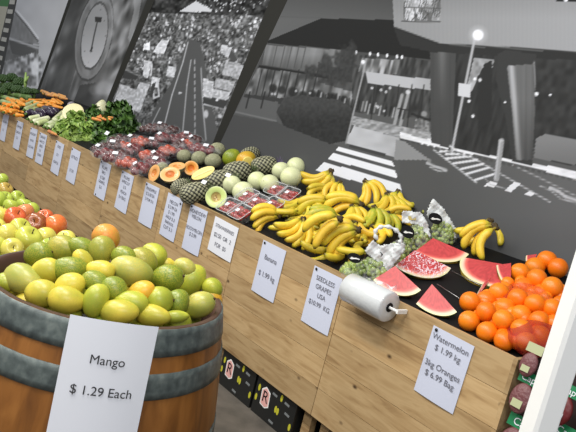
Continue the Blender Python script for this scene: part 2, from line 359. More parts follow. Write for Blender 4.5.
# lanes
P.poly([(188,38),(200,42),(206,70),(216,150),(130,150),(150,118),(172,82)], 80)
P.poly([(203,50),(206,80),(222,150),(204,150),(200,70)], 82)
P.line([(188,42),(183,62),(172,95),(158,150)], 1.1, 165); P.line([(191,60),(187,85),(181,150)], 1, 160)
for j in range(12): P.line([(194.6+j*.03, 60+j*7), (194.7+j*.03, 63.5+j*7)], 1.1, 160)
P.line([(201,68),(203,108),(206,140)], 1, 160); P.line([(160,108),(150,128)], 1, 150); P.line([(203,104),(226,109)], 1, 165)
P.poly([(220,40),(224,38),(238,60),(232,62)], 74)
# pale stalls and vans
for pts, g in (([(140,82),(150,84),(140,112),(128,108)],165), ([(120,84),(138,90),(132,122),(112,106)],160), ([(144,60),(152,62),(148,78),(143,76)],180), ([(152,76),(160,78),(158,88),(151,86)],185), ([(162,40),(169,40),(164,54),(153,52),(158,44)],185),
               ([(168,66),(176,67),(174,78),(166,76)],172), ([(112,104),(134,112),(120,140),(100,130)],158), ([(203,78),(214,82),(212,98),(203,97)],172), ([(216,78),(235,82),(231,92),(214,87)],150), ([(213,88),(230,93),(228,100),(212,97)],165),
               ([(226,60),(246,66),(240,80),(222,74)],150), ([(144,44),(150,42),(150,50),(143,50)],205), ([(222,44),(232,48),(228,58),(220,52)],165)):
    P.poly(pts, g, gr=lambda u, v: 50*(vn(u/1.6, v/1.6, 40)-.5))
P.poly([(203,98),(228,101),(224,108),(203,104)], 62); P.spot(217, 100, 1.2, 200)
P.poly([(126,70),(140,74),(136,80),(122,78)], 62); P.line([(126,70),(142,77)], 1.2, 130)
P.line([(154,82),(158,84),(159,96),(154,98),(153,90)], 1.6, 178); P.spot(156, 95, 1.3, 60)
P.line([(149,62),(147,74),(151,75),(152,64)], 1.4, 190); P.poly([(152,84),(156,82),(152,98),(150,96)], 66)
P.spot(180, 93, 1.8, 175, ry=1); P.spot(206, 114, 2.3, 165, ry=4); P.spot(220, 116, 2, 170)
P.gain = 1.3; P.build('market_photo_mural', 'black and white wall mural of a crowded market with parking lanes seen from above')

# panel 2: hanging scale dial
P = Print(D12[1], D23[0], .016)
P.G = 92 + 70*(vn(P.u/7+P.v*.13, P.v/18, 50)-.5)+40*(vn(P.u/3+P.v*.1, P.v/12, 51)-.5)
P.poly([(71,0),(100,-8),(60,120),(40,110),(46,84)], 72, .6)
def ell(x, y, a, b, tilt):
    c, s_ = cos(tilt), sin(tilt); du, dv = P.u-x, P.v-y; return np.hypot((du*c+dv*s_)/a, (-du*s_+dv*c)/b)
P.poly([(80,85),(100,82),(112,100),(104,122),(70,122),(74,100)], 62, .8)
d = ell(94, 36, 17.5, 44, .19); P.G = np.where(d < 1, 104+26*vn(P.u/4, P.v/8, 53), P.G); P.G = np.where((d > .92) & (d < 1), 122, P.G); P.G = np.where((d > 1) & (d < 1.05), 74, P.G)
d = ell(94.5, 36, 12.5, 34, .19); P.G = np.where(d < 1, 146+22*np.clip((P.v-40)/30, -.5, 1), P.G); P.G = np.where((d > .95) & (d < 1.03), 84, P.G)
for j in range(12):
    a = j*PI/6; P.spot(94.5+11*cos(a)-6*sin(a)*.1, 36+30*sin(a), .6, 90, .7)
P.poly([(95,16),(102,17),(101,23),(95,22)], 55); P.line([(97,23),(94,36),(91,51)], 1, 50); P.spot(92, 48, 1, 50); P.spot(91, 51, 1.3, 55)
P.spot(104, 88, 9, 140, .7, ry=7); P.spot(94, 90, 5, 130, .4)
for x, y, r_, g_ in ((118,22,4,160),(112,34,3,150),(121,44,4,165),(108,56,3,140),(126,30,3,150),(116,10,5,150),(104,78,6,130),(110,92,6,165),(100,90,5,150),(66,30,4,120),(58,50,3,150),(52,70,4,150)): P.G = P.G+(g_-P.G)*.75*np.exp(-(((P.u-x)+.3*(P.v-y))/r_)**2-((P.v-y)/(r_*2))**2)
P.poly([(133,-10),(143,-10),(138,20),(130,42),(128,38),(134,10)], 140, .7)
P.gain = 1.3; P.build('weighing_scale_photo_mural', 'dark wall mural of a round hanging scale dial behind the cabbages')

# panel 1: hall and film strip edge
P = Print(D01[1], D12[0], .02)
P.G = 158 - 12*np.clip(P.u/60, 0, 1)+6*vn(P.u/9, P.v/9, 60)
P.poly([(15,13),(20,18),(37,40),(39,44),(8,40),(12,20)], 118, gr=lambda u, v: 14*(vn(u/2, v/6, 61)-.5))
P.line([(15,12),(26,25),(38,41)], 1.2, 74); P.line([(17,11),(28,24),(38,38)], 1.6, 178)
P.poly([(8,38),(26,42),(39,46),(38,58),(33,80),(10,90),(2,80),(4,60)], 104, gr=lambda u, v: 26*(vn(u/3, v/4, 62)-.5))
P.poly([(9,40),(20,42),(36,50),(35,58),(12,54)], 84); P.line([(8,38),(38,48)], 2, 150)
k = P.inside([(2,62),(36,52),(45,62),(42,86),(0,86)]); P.G[k] = 130+90*(vn(P.u[k]/2.2, P.v[k]/3.5, 63)-.5)
P.spot(35, 68, 4, 195, .8, ry=8); P.spot(12, 70, 6, 160, .5)
P.gain = 1.7; P.build('hall_photo_mural', 'pale wall mural of a gabled hall, the narrow print left of the scale dial')
# black divider strips printed with the murals
M_strip = mat('dark_mural_strip', rgb(50, 50, 47, MK), .7, spec=.12)
def strip(D, label, mname='mural_divider_strip', mt=None):
    V = [(wline(*D[0], ZB), WY-.001, ZB), (wline(*D[1], ZB), WY-.001, ZB), (wline(*D[1], ZT), WY-.001, ZT), (wline(*D[0], ZT), WY-.001, ZT)]
    V += [(v[0], WY+.006, v[2]) for v in V]
    return tag(ob(mname, me(mname, V, [(0,1,2,3),(7,6,5,4),(0,4,5,1),(1,5,6,2),(2,6,7,3),(3,7,4,0)], mt or M_strip, False)), label, 'divider')
strip(D34, 'broad dark slanted strip between the market mural and the entrance mural')
strip(D23, 'dark slanted strip between the scale dial mural and the market mural')
strip(D12, 'thin dark slanted strip between the hall mural and the scale dial mural')
fs = strip(D01, 'black slanted film strip band with white holes at the far left', 'film_strip_band', mat('film_black', (.012, .012, .012), .5))
b = MB()
for j in range(12):
    z = ZT-.08-j*.155; xa = wline(*D01[0], z)*.55+wline(*D01[1], z)*.45; b.box((xa-.14, WY-.006, z-.035), (xa+.14, WY-.002, z+.035))
ob('film_hole', b.me('film_hole', mat('film_hole_white', rgb(190, 190, 185), .5), False), fs)
# cream board with green header beyond
xe = [wline(*D01[0], z) for z in (ZB, ZT)]
zc = at_y(5, 6.5, WY).z
def strip_x(z): return xe[0]+(xe[1]-xe[0])*(z-ZB)/(ZT-ZB)
bo = empty('wall_board', (-16, WY, ZB)); tag(bo, 'cream wall board with a green header at the top left corner', 'board')
for nm, z0, z1, mt in (('cream_panel', ZB, zc, mat('cream_board', rgb(188, 186, 172), .6)), ('green_header', zc, ZT, mat('green_board', rgb(40, 120, 50), .5))):
    V = [(-17, WY-.001, z0), (strip_x(z0), WY-.001, z0), (strip_x(z1), WY-.001, z1), (-17, WY-.001, z1)]; V += [(v[0], WY+.006, v[2]) for v in V]
    V = [(v[0]+16, v[1]-WY, v[2]-ZB) for v in V]
    ob(nm, me(nm, V, [(0,1,2,3),(7,6,5,4),(0,4,5,1),(1,5,6,2),(2,6,7,3),(3,7,4,0)], mt, False), bo)

# ------------------------------------------------------------------ display benches
BX, BW = -1.19, .93
places = ['under the oranges at the right end', 'under the banana sign', 'under the mixed melons, right behind the mango barrel', 'under the bagged red fruit', 'under the lettuces', 'under the yellow cabbage', 'under the carrots', 'under the dark greens', 'farthest away at the left edge']
H = .73; PH = H/5
for i in range(9):
    x1 = BX-i*BW; x0 = x1-BW+.004; bz = empty('display_bench', (x0, YF, 0))
    tag(bz, 'pale pine slatted display bench '+places[i], 'display bench', 'pine display benches')
    b = MB(); zt = .95
    for r_ in range(5):
        c = (random.random(), random.random(), random.random()); z1 = zt-r_*PH
        b.box((0, 0, z1-PH+.0022), (BW-.004, .02, z1), c)
    ob('front_panel', b.me('front_panel', M_pine, False, True), bz)
    b = MB(); z0 = zt-H
    b.add([(0,.02,z0),(BW-.004,.02,z0),(BW-.004,YB-YF,z0),(0,YB-YF,z0),(0,.02,DZ),(BW-.004,.02,DZ),(BW-.004,YB-YF,DZ+SL*(YB-YF)),(0,YB-YF,DZ+SL*(YB-YF))],
          [(0,3,2,1),(4,5,6,7),(0,1,5,4),(2,3,7,6),(1,2,6,5),(3,0,4,7)])
    ob('tray', b.me('tray', M_black, False), bz)
    if i == 0:
        b = MB(); z0 = zt-H
        for r_ in range(5):
            c = (random.random(), random.random(), random.random()); z1 = zt-r_*PH
            b.box((BW-.004, 0, z1-PH+.0022), (BW+.014, YB-YF, z1), c)
        ob('end_panel', b.me('end_panel', M_pine, False, True), bz)
    for lx in (.03, BW-.10):
        for ly in (.06, .78):
            b = MB(); b.box((lx, ly, 0), (lx+.06, ly+.04, zt-H), (random.random(),)*3); ob('leg', b.me('leg', M_pine, False, True), bz)
# wire tray dividers on the deck
def deck_pt(x, y, h=0): return Vector((x, y, DZ+SL*(y-YF)))+DN*h
for (a, c, lb) in (((452,271),(484,287),'thin steel wire divider behind the lower watermelon wedges'), ((437,284),(462,300),'thin steel wire divider below the glossy watermelon wedge')):
    p, q = deck(*a, .012), deck(*c, .012); b = MB(); b.tube([p, q], .002, 6); tag(ob('wire_divider', b.me('wire_divider', M_wire)), lb, 'wire')

# ------------------------------------------------------------------ paper signs
def text_mesh(body, size, mt, name='lettering', align='CENTER', font_scale=1):
    cu = bpy.data.curves.new(name, 'FONT'); cu.body = body; cu.size = size; cu.align_x = align; cu.align_y = 'CENTER'; cu.extrude = .0001; cu.space_line = 1.0
    t = bpy.data.objects.new(name, cu); COL.objects.link(t); bpy.context.view_layer.update()
    d = bpy.data.meshes.new_from_object(t.evaluated_get(bpy.context.evaluated_depsgraph_get())); bpy.data.objects.remove(t)
    d.name = name; d.materials.clear(); d.materials.append(mt); return d
def paper(w_, h_, mt, bow=.004, curl=0, name='paper', bend=None):
    V = []; Fc = []; n, k = 8, 8
    for j in range(k+1):
        for i in range(n+1):
            u, v = i/n-.5, j/k; V.append((u*w_, v*(-h_), bow*(sin(PI*(u+.5)))*(v) + curl*v*v - ((u*w_)**2/(2*bend) if bend else 0)))
    for j in range(k):
        for i in range(n): a = j*(n+1)+i; Fc.append((a, a+n+1, a+n+2, a+1))
    nV = len(V); V += [(v[0], v[1], v[2]-.0012) for v in V]; Fc += [tuple(x+nV for x in f[::-1]) for f in Fc]
    return me(name, V, Fc, mt, True)
ROTF = Matrix(((1,0,0),(0,0,-1),(0,1,0)))      # local +Z -> world -Y
def sign(x, z, w_, h_, lines, label, mt=M_paper, tilt=0, pins=((-.4,.02),), ink=M_gink):
    s = empty('price_sign', (x+w_/2, YF-.004, .95-z)); s.rotation_mode = 'QUATERNION'; s.rotation_quaternion = (Matrix.Rotation(tilt, 3, 'Y') @ ROTF).to_quaternion()
    tag(s, label, 'sign', 'white paper price signs pinned to the benches')
    ob('paper', paper(w_, h_, mt), s)
    for (t, ty, sz) in lines:
        d = text_mesh(t, sz, ink); o = ob('lettering', d, s, (0, -ty*h_, .0025+.004*ty))
    for (u, v) in pins:
        b = MB(); b.ball((0, 0, .002), .0075, 10, sc=(1, 1, .5)); ob('pin', b.me('pin', M_pin), s, (u*w_, -v*h_-.008, .0015))
A4w, A4h = .21, .297
SG = [(-1.569,.027,[('Watermelon',.13,.036),('$ 1.99 kg',.27,.036),('3kg Oranges',.52,.036),('$ 6.99 Bag',.66,.036)],'price sign reading Watermelon and 3kg Oranges below the oranges'),
 (-2.351,.021,[('SEEDLESS',.17,.034),('GRAPES',.31,.034),('USA',.45,.034),('$10.99  KG',.60,.034)],'seedless grapes price sign, partly covered by the plastic bag roll'),
 (-2.80,.02,[('Banana',.28,.040),('$ 1.99 kg',.60,.040)],'price sign reading Banana, under the front banana bunches'),
 (-3.612,.018,[('HONEYDEW',.12,.034),('MELON',.23,.034),('ROCKMELON',.50,.032),('$ 2.99',.62,.034)],'price sign with four lines just left of the strawberry sign'),
 (-3.924,.018,[('MELON',.17,.034),('$ 2.99 EA',.29,.032),('$ 1.99',.41,.034),('HALF $ 2',.53,.032),('PAPAYA',.65,.032),('CUT $ 3',.77,.034)],'price sign with six short lines below the front pineapple'),
 (-4.263,.02,[('PINEAPPLE',.13,.032),('$ 3.50 EA',.25,.032),('2 FOR $ 6',.38,.030)],'price sign with three lines at its top below the cut rockmelons'),
 (-4.673,.023,[('PLUMS',.13,.034),('APRICOT',.25,.032),('$ 5',.38,.034),('PEACH',.52,.034),('$ 4 BAG',.66,.034)],'price sign with five lines below the orange and red net bags'),
 (-5.087,.023,[('PLUMS',.16,.036),('BAG',.29,.034),('$ 5.00',.44,.036),('GRAPES',.56,.034),('$ 6',.7,.036)],'price sign pinned at top and bottom below the first red fruit bags'),
 (-5.73,.039,[('LETTUCE',.25,.036),('$ 2.50',.65,.036)],'price sign right of the lettuces'),
 (-6.128,.046,[('KALE',.15,.036),('$ 3',.4,.036),('BUNCH',.65,.036)],'price sign directly below the bright green lettuce'),
 (-6.597,.044,[('CABBAGE',.12,.034),('HALF $ 2',.27,.034),('LEEKS',.42,.034),('$ 3',.57,.034),('CELERY',.72,.034)],'price sign right one of the close pair below the leeks'),
 (-6.883,.039,[('EGGPLANT',.2,.034),('$ 4 KG',.42,.034),('ZUCCHINI',.64,.034)],'price sign left one of the close pair below the leeks'),
 (-7.341,.039,[('PUMPKIN',.2,.034),('CARROTS',.4,.034),('$ 2',.6,.036)],'price sign second from the left edge below the cut orange pumpkin'),
 (-7.86,.039,[('POTATO',.3,.034),('$ 3',.6,.034)],'price sign cut by the left edge of the picture')]
for i, (x, z, ln, lb) in enumerate(SG):
    sign(x, z, A4w, A4h, ln, lb, tilt=random.uniform(-.03, .03), pins=((-.4, .015),) if i not in (7, 4) else (((-.4, .015), (-.3, .93)) if i == 7 else ((.4, .08),)), mt=M_paper)
sign(-3.31, .022, .262, .215, [('STRAWBERRIES',.22,.030),('$2.50  OR  2',.48,.036),('FOR  $5',.74,.036)], 'wide bright price sign reading strawberries, shorter than its neighbours', mt=M_paper2, tilt=.02, pins=())

# ------------------------------------------------------------------ general helpers for placing produce
def depth(p): return (Vector(p)-CAM).dot(Fw)
def frame(X, Y=None, Z=None):
    """rotation whose X axis is X and Y axis near Y"""
    X = Vector(X).normalized(); Y = Vector(Y); Y = (Y-X*Y.dot(X)).normalized(); Zv = X.cross(Y)
    return Matrix((X, Y, Zv)).transposed()
def sdir(deg, back=0): a = math.radians(deg); return (Rt*cos(a)+Up*sin(a)+Fw*back).normalized()
def put(o, loc, R=None, s=1):
    sc = Matrix.Diagonal(Vector((s, s, s) if isinstance(s, (int, float)) else s)).to_4x4()
    o.matrix_world = Matrix.Translation(loc) @ (R.to_4x4() if R is not None else Matrix()) @ sc; return o
def rrot(): return Quaternion((random.gauss(0,1), random.gauss(0,1), random.gauss(0,1), random.gauss(0,1))).normalized().to_matrix()
def warp(n, k, f, sc=(1, 1, 1)):
    V, Fc = sphere(n, k); return [f(Vector(v)) for v in V], Fc
def skin_build(c2, amt, sc, spots=None, spotsc=30, sep=(.42, .62)):
    def f(nt, N, L, B):
        oi = N.new('ShaderNodeObjectInfo'); base = oi.outputs['Color']
        n = noise(N, L, sc, 3, off=True); fac = ramp(N, L, n, [(sep[0], (0, 0, 0)), (sep[1], (amt,)*3)])
        c = mix(N, L, fac, base, c2)
        n3 = noise(N, L, sc*7, 2, off=True); c = mix(N, L, .25, c, ramp(N, L, n3, [(.3, (.7, .7, .7)), (.7, (1, 1, 1))]), 'MULTIPLY')
        if spots:
            n2 = noise(N, L, spotsc, 2, off=True); c = mix(N, L, ramp(N, L, n2, [(.68, (0, 0, 0)), (.74, (.85,)*3)]), c, spots)
        L.new(c, B.inputs[0])
    return f
M_stem = mat('dry_stem', rgb(70, 52, 30), .8)
def mango_build(nt, N, L, B):
    skin_build(rgb(206, 186, 66), .5, 14, rgb(70, 60, 25), 45)(nt, N, L, B)
    src = B.inputs[0].links[0].from_socket
    n = noise(N, L, .55, 1, off=True); f = ramp(N, L, n, [(.44, (0, 0, 0)), (.62, (.42,)*3)]); L.new(mix(N, L, f, src, rgb(112, 132, 40)), B.inputs[0])
M_mango = mat('mango_skin', (.5, .5, .1), .36, build=mango_build, sss=.05)
M_apple = mat('apple_skin', (.5, .5, .1), .25, build=skin_build(rgb(214, 190, 80), .35, 22), coat=.2)

# ------------------------------------------------------------------ mango barrel
BC = Vector((-1.586, .814, 0)); BR = .313; BZ = 1.06
def barrel_r(z): t = (z-.53)/.53; return .375-.062*t*t
def barrel_wood(nt, N, L, B):
    c = ramp(N, L, noise(N, L, 5, 5, map_=(4, 4, .6), dist=.6), [(.25, rgb(84, 48, 18)), (.5, rgb(134, 84, 34)), (.75, rgb(164, 108, 50))])
    L.new(c, B.inputs[0])
M_stave = mat('oiled_oak', rgb(150, 92, 42), .5, build=barrel_wood)
def hoop_build(nt, N, L, B):
    c = ramp(N, L, noise(N, L, 40, 5), [(.3, rgb(66, 74, 74)), (.55, rgb(92, 101, 99)), (.75, rgb(118, 126, 122))]); L.new(c, B.inputs[0])
M_hoop = mat('galvanised_hoop', (.3, .3, .3), .5, metal=.15, build=hoop_build)
ba = empty('wine_barrel', BC); tag(ba, 'oak wine barrel with grey metal hoops heaped with mangoes', 'barrel')
prof = [(barrel_r(z)-.0, z) for z in np.linspace(0, BZ, 26)]
n = 96; V = []; Fc = []
for (r, z) in prof:
    for k in range(n):
        V.append(((r-.0022*(k % 4 == 0))*cos(2*PI*k/n), (r-.0022*(k % 4 == 0))*sin(2*PI*k/n), z))
for i in range(len(prof)-1):
    for k in range(n): Fc.append((i*n+k, i*n+(k+1) % n, (i+1)*n+(k+1) % n, (i+1)*n+k))
b = MB(); b.add(V, Fc); 
ob('staves', b.me('staves', M_stave), ba)
b = MB(); V2, F2 = lathe([(BR-.001, BZ), (BR-.014, BZ), (BR-.02, BZ-.05), (BR-.02, BZ-.12)], 96); b.add(V2, F2); ob('chime', b.me('chime', mat('dark_oak', rgb(72, 48, 38), .6)), ba)
b = MB(); V2, F2 = lathe([(.001, BZ-.11), (BR-.02, BZ-.11)], 48); b.add(V2, F2); ob('inner_shade_disc', b.me('inner_shade_disc', M_dark), ba)  # added disc, coloured dark to stand in for shade between the mangoes
for z0, z1 in ((.995, 1.059), (.895, .955), (.70, .745), (.30, .345), (.08, .14), (.005, .06)):
    pr = [(barrel_r(z)+.003, z) for z in np.linspace(z0, z1, 5)]; pr = [(pr[0][0]-.004, z0)]+pr+[(pr[-1][0]-.004, z1)]
    V2, F2 = lathe(pr, 96); hp = ob('hoop', me('hoop', V2, F2, M_hoop), ba)
    if z0 > .85:
        q = at_z(3, 297 if z0 > .95 else 345, (z0+z1)/2); a0 = math.atan2(q.y-BC.y, q.x-BC.x)
        b = MB(); rr = barrel_r(z0)+.004; b.ball((rr*cos(a0), rr*sin(a0), (z0+z1)/2), .007, 10, sc=(1, 1, 1)); ob('rivet', b.me('rivet', mat('rivet_brass', rgb(150, 90, 50), .4, metal=.5)), hp)
# mango sign hung on the barrel

TLs, TRs = at_z(69.4, 315.6, 1.09), at_z(160, 328.5, 1.09)
Xs = (TRs-TLs).normalized(); ns = Vector((Xs.y, -Xs.x, 0)); ns = ns if ns.dot(CAM-TLs) > 0 else -ns
mid = (TLs+TRs)/2; rad = Vector((mid.x-BC.x, mid.y-BC.y, 0)); 
s_ = empty('paper_sign', mid+ns*max(.0, .333-rad.dot(ns))); s_.rotation_mode = 'QUATERNION'
Zs = (ns+Vector((0, 0, .13))).normalized(); Ys = Zs.cross(Xs).normalized(); s_.rotation_quaternion = Matrix((Xs, Ys, Zs)).transposed().to_quaternion()
tag(s_, 'large white paper sign reading Mango $ 1.29 Each hung on the wine barrel', 'sign')
WS = (TRs-TLs).length*.985; ob('paper', paper(WS, WS*1.414, M_paper2, bow=.002, bend=.36), s_)
for t, ty, sz in (('Mango', .088, .029), ('$ 1.29 Each', .158, .029)):
    d_ = text_mesh(t, sz, M_ink)
    for v_ in d_.vertices: v_.co.z -= v_.co.x**2/(2*.36)
    ob('lettering', d_, s_, (0.0, -ty, .0035))

V, Fc = warp(20, 14, lambda p: Vector((p.x*1.22+.05*(1-p.x*p.x), p.y*(1-.10*p.x), p.z*(.93-.08*p.x)+.10*(p.x*p.x))))
mango_me = me('mango', V, Fc, M_mango)
V, Fc = warp(20, 14, lambda p: Vector((p.x*1.30, p.y*(1-.14*p.x), p.z*(.90-.05*p.x)-.08*(p.x*p.x))))
mango_me2 = me('mango', V, Fc, M_mango)
b = MB(); b.tube([(-.99*1.2, 0, .09), (-1.27*1.02, 0, .10)], [.12, .08], 8); mstem = b.me('stem', M_stem)
MC = {'G': rgb(104, 128, 38), 'YG': rgb(172, 180, 58), 'Y': rgb(218, 198, 72), 'O': rgb(152, 148, 62), 'R': rgb(230, 136, 66), 'OR': rgb(238, 172, 50), 'P': rgb(178, 176, 90)}
MCN = {'G': 'dark green mango', 'YG': 'yellow green mango', 'Y': 'yellow mango', 'O': 'olive brownish mango', 'R': 'orange red blushed mango', 'OR': 'deep orange mango', 'P': 'large pale green mango'}
MANG = [(21,280,19,14,-20,'P'),(39,294,16,13,0,'Y'),(65,301,16,13,-10,'Y'),(69,286,14,12,20,'Y'),(45,271,13,12,0,'Y'),(67,270,17,12,0,'G'),(37,255,13,12,10,'G'),(61,249,15,13,0,'O'),(80,248,12,10,-30,'G'),(82,260,11,8,-50,'Y'),
 (100,251,13,12,80,'O'),(105,237,13,12,-30,'R'),(99,271,13,10,-10,'Y'),(94,282,13,10,-20,'G'),(94,301,15,12,70,'YG'),(113,290,13,12,-30,'G'),(118,313,17,12,0,'Y'),(123,257,12,10,-10,'G'),(130,272,19,14,-15,'P'),
 (142,261,14,12,-30,'O'),(153,256,12,12,-50,'YG'),(166,279,16,13,10,'G'),(189,281,16,14,40,'YG'),(184,268,11,9,-20,'P'),(166,264,7,6,0,'Y'),(141,293,13,11,30,'OR'),(130,303,15,11,-10,'YG'),(157,301,14,13,0,'YG'),(176,303,12,12,60,'G'),
 (198,306,16,12,25,'P'),(212,298,10,9,-50,'OR'),(212,288,10,9,-30,'YG'),(152,316,16,10,-8,'Y'),(4,283,9,10,60,'YG'),(176,317,11,6,0,'YG')]
def dome(x, y, hd=.12):
    best = None; bd = 9
    for i in range(320):
        t = 1.0+i*.005; q = at_t(x, y, t); rho = math.hypot(q.x-BC.x, q.y-BC.y); sf = BZ-.03+hd*(1-(rho/.31)**2); e = q.z-sf
        if e < 0: return q
        if rho < .3 and e < bd: bd = e; best = q
    return best
WHERE = ['at the left rim', 'at the front rim, second from the left', 'at the front rim above the sign edge', 'above the two yellow front ones', 'in the left third behind the front row', 'left of the middle', 'at the back left near the apples', 'back left with a dark stem spot', 'behind the round olive one', 'standing upright near the peak',
 'upright just below the blushed one', 'at the very top of the heap', 'in the middle under the olive pair', 'in the centre of the heap', 'pear shaped standing in the front middle', 'right of the centre', 'just above the top edge of the sign', 'at the back behind the large pale one', 'right of the heap peak',
 'in the back right', 'behind the olive one at the back', 'leaning in the right half', 'big one on the right side', 'at the back right rim', 'peeking out at the back', 'wedged in the right middle', 'in the front right half', 'glossy one with a dark spot front right', 'next to the big pale one at right', 'largest at the right rim front', 'at the extreme right rim', 'at the extreme right above the orange one', 'touching the top edge of the sign at right', 'cut by the left picture edge', 'half hidden behind the front right rim']
for i, (x, y, a, c, ang, k) in enumerate(MANG):
    q = dome(x, y); z = depth(q); rr = 1.1*c*z/FPX
    o = ob('mango', mango_me if i % 2 else mango_me2); X = sdir(ang+random.choice((0, 180)), random.uniform(-.3, .3))
    put(o, q + Fw*(rr*.35), frame(X, Vector((random.uniform(-.5, .5), 0, 1))), (rr*a/c/1.2, rr*1.0, rr*1.05)); o.color = (*MC[k], 1)
    tag(o, MCN[k]+' in the barrel, '+WHERE[i], 'mango', 'mangoes heaped in the wine barrel'); ob('stem', mstem, o)
cnt = 0
for ring, nn, zz in ((.0, 1, BZ+.01), (.11, 6, BZ-.005), (.22, 13, BZ-.035)):
    for j in range(nn):
        a = 2*PI*j/nn+ring*9; o = ob('mango', mango_me); put(o, BC+Vector((ring*cos(a), ring*sin(a), zz-.01)), rrot(), .042)
        k = random.choice(('G', 'YG', 'Y', 'O')); o.color = (*MC[k], 1); tag(o, 'mango of the lower layer seen only in gaps between the upper ones', 'mango', 'lower layer of mangoes in the barrel'); ob('stem', mstem, o)

# ------------------------------------------------------------------ apple bin
bi = empty('apple_bin', (0, 0, 0)); tag(bi, 'black rectangular bin full of apples behind the wine barrel', 'bin')
b = MB(); X0, X1, Y0, Y1 = -4.4, -2.34, .45, 1.24; T = .03; zt = .83
b.box((X0, Y0, 0), (X1, Y0+T, zt)); b.box((X0, Y1-T, 0), (X1, Y1, zt)); b.box((X0, Y0+T, 0), (X0+T, Y1-T, zt)); b.box((X1-T, Y0+T, 0), (X1, Y1-T, zt))
ob('sides', b.me('sides', M_black, False), bi); b = MB(); b.box((X0+T, Y0+T, .6), (X1-T, Y1-T, .745)); ob('base', b.me('base', M_black, False), bi)
def apf(p):
    r = 1.0; z = p.z; rad = math.hypot(p.x, p.y); d = .30*math.exp(-(rad/.28)**2)
    w = 1+.12*max(0, z)
    return Vector((p.x*1.06*w, p.y*1.06*w, z*.95-(d if z > 0 else -d*.7)))
V, Fc = warp(22, 16, apf); apple_me = me('apple', V, Fc, M_apple)
b = MB(); b.tube([(0, 0, .55), (.05, 0, .85), (.12, 0, 1.1)], [.05, .04, .05], 6); astem = b.me('stem', M_stem)
AC = {'g': rgb(154, 178, 66), 'y': rgb(212, 202, 92), 'yg': rgb(184, 190, 76), 'r': rgb(196, 60, 44), 'd': rgb(130, 18, 30), 'o': rgb(226, 98, 52), 'p': rgb(206, 120, 84), 'b': rgb(170, 140, 70)}
ACN = {'g': 'green apple', 'y': 'bright yellow apple', 'yg': 'yellow green apple', 'r': 'red apple with yellow streaks', 'd': 'deep dark red apple', 'o': 'orange red apple', 'p': 'pinkish apple', 'b': 'brownish pear coloured apple'}
APL = [(2,180,5,'g','at the far back by the edge'),(5,190,7,'b','near the far back left'),(5,199,7,'g','below the brownish one at the left edge'),(17,198,6,'g','in the green row at the back'),(24,205,7,'g','in the middle of the green row'),(11,206,7,'g','left of the green row'),(31,211,8,'g','at the right end of the green row'),(0,215,9,'y','cut by the left picture edge'),(15,218,10,'r','left of the dark red one'),(25,212,8,'p','between the green row and the red one'),
 (36,224,10,'d','between two red and orange neighbours'),(45,218,8,'r','peeking out behind the dark red one'),(55,226,11,'o','at the right end of the red row'),(6,235,11,'y','with its stem showing at the left'),(20,229,10,'yg','in the second row from the left'),(28,239,12,'yg','large one in the front middle'),(45,238,10,'y','below the dark red one'),(66,240,9,'y','behind the mango heap'),(12,249,10,'y','low at the front left'),(50,247,9,'g','just behind the barrel rim'),(-4,246,9,'yg','at the lower left picture edge'),(79,245,8,'g','half hidden by the olive mango'),(-4,228,9,'y','beyond the left picture edge, just showing'),(-2,200,8,'g','at the left picture edge by the bench')]
for (x, y, r, k, wh) in APL:
    q = at_z(x, y, .885+.002*r); rr = min(.052, max(.036, 1.06*r*depth(q)/FPX)); o = ob('apple', apple_me)
    ax = Vector((random.uniform(-.7, .9), random.uniform(-.9, .3), random.uniform(.2, 1))).normalized()
    put(o, q, ax.to_track_quat('Z', 'X').to_matrix(), rr); o.color = (*AC[k], 1); tag(o, ACN[k]+' in the bin, '+wh, 'apple', 'apples in the black bin'); ob('stem', astem, o)
for i in range(19):
    for j in range(8):
        x = X1-.08-i*.088+random.uniform(-.01, .01); y = Y1-.085-j*.088
        if y < Y0+.08: continue
        o = ob('apple', apple_me); k = random.choice(('g', 'y', 'yg', 'r') if i < 8 else ('g', 'g', 'yg'))
        put(o, (x, y, .79+random.uniform(-.01, .012)), rrot(), .040); o.color = (*AC[k], 1); tag(o, 'apple of the lower layer in the black bin', 'apple', 'lower layer of apples in the bin'); ob('stem', astem, o)

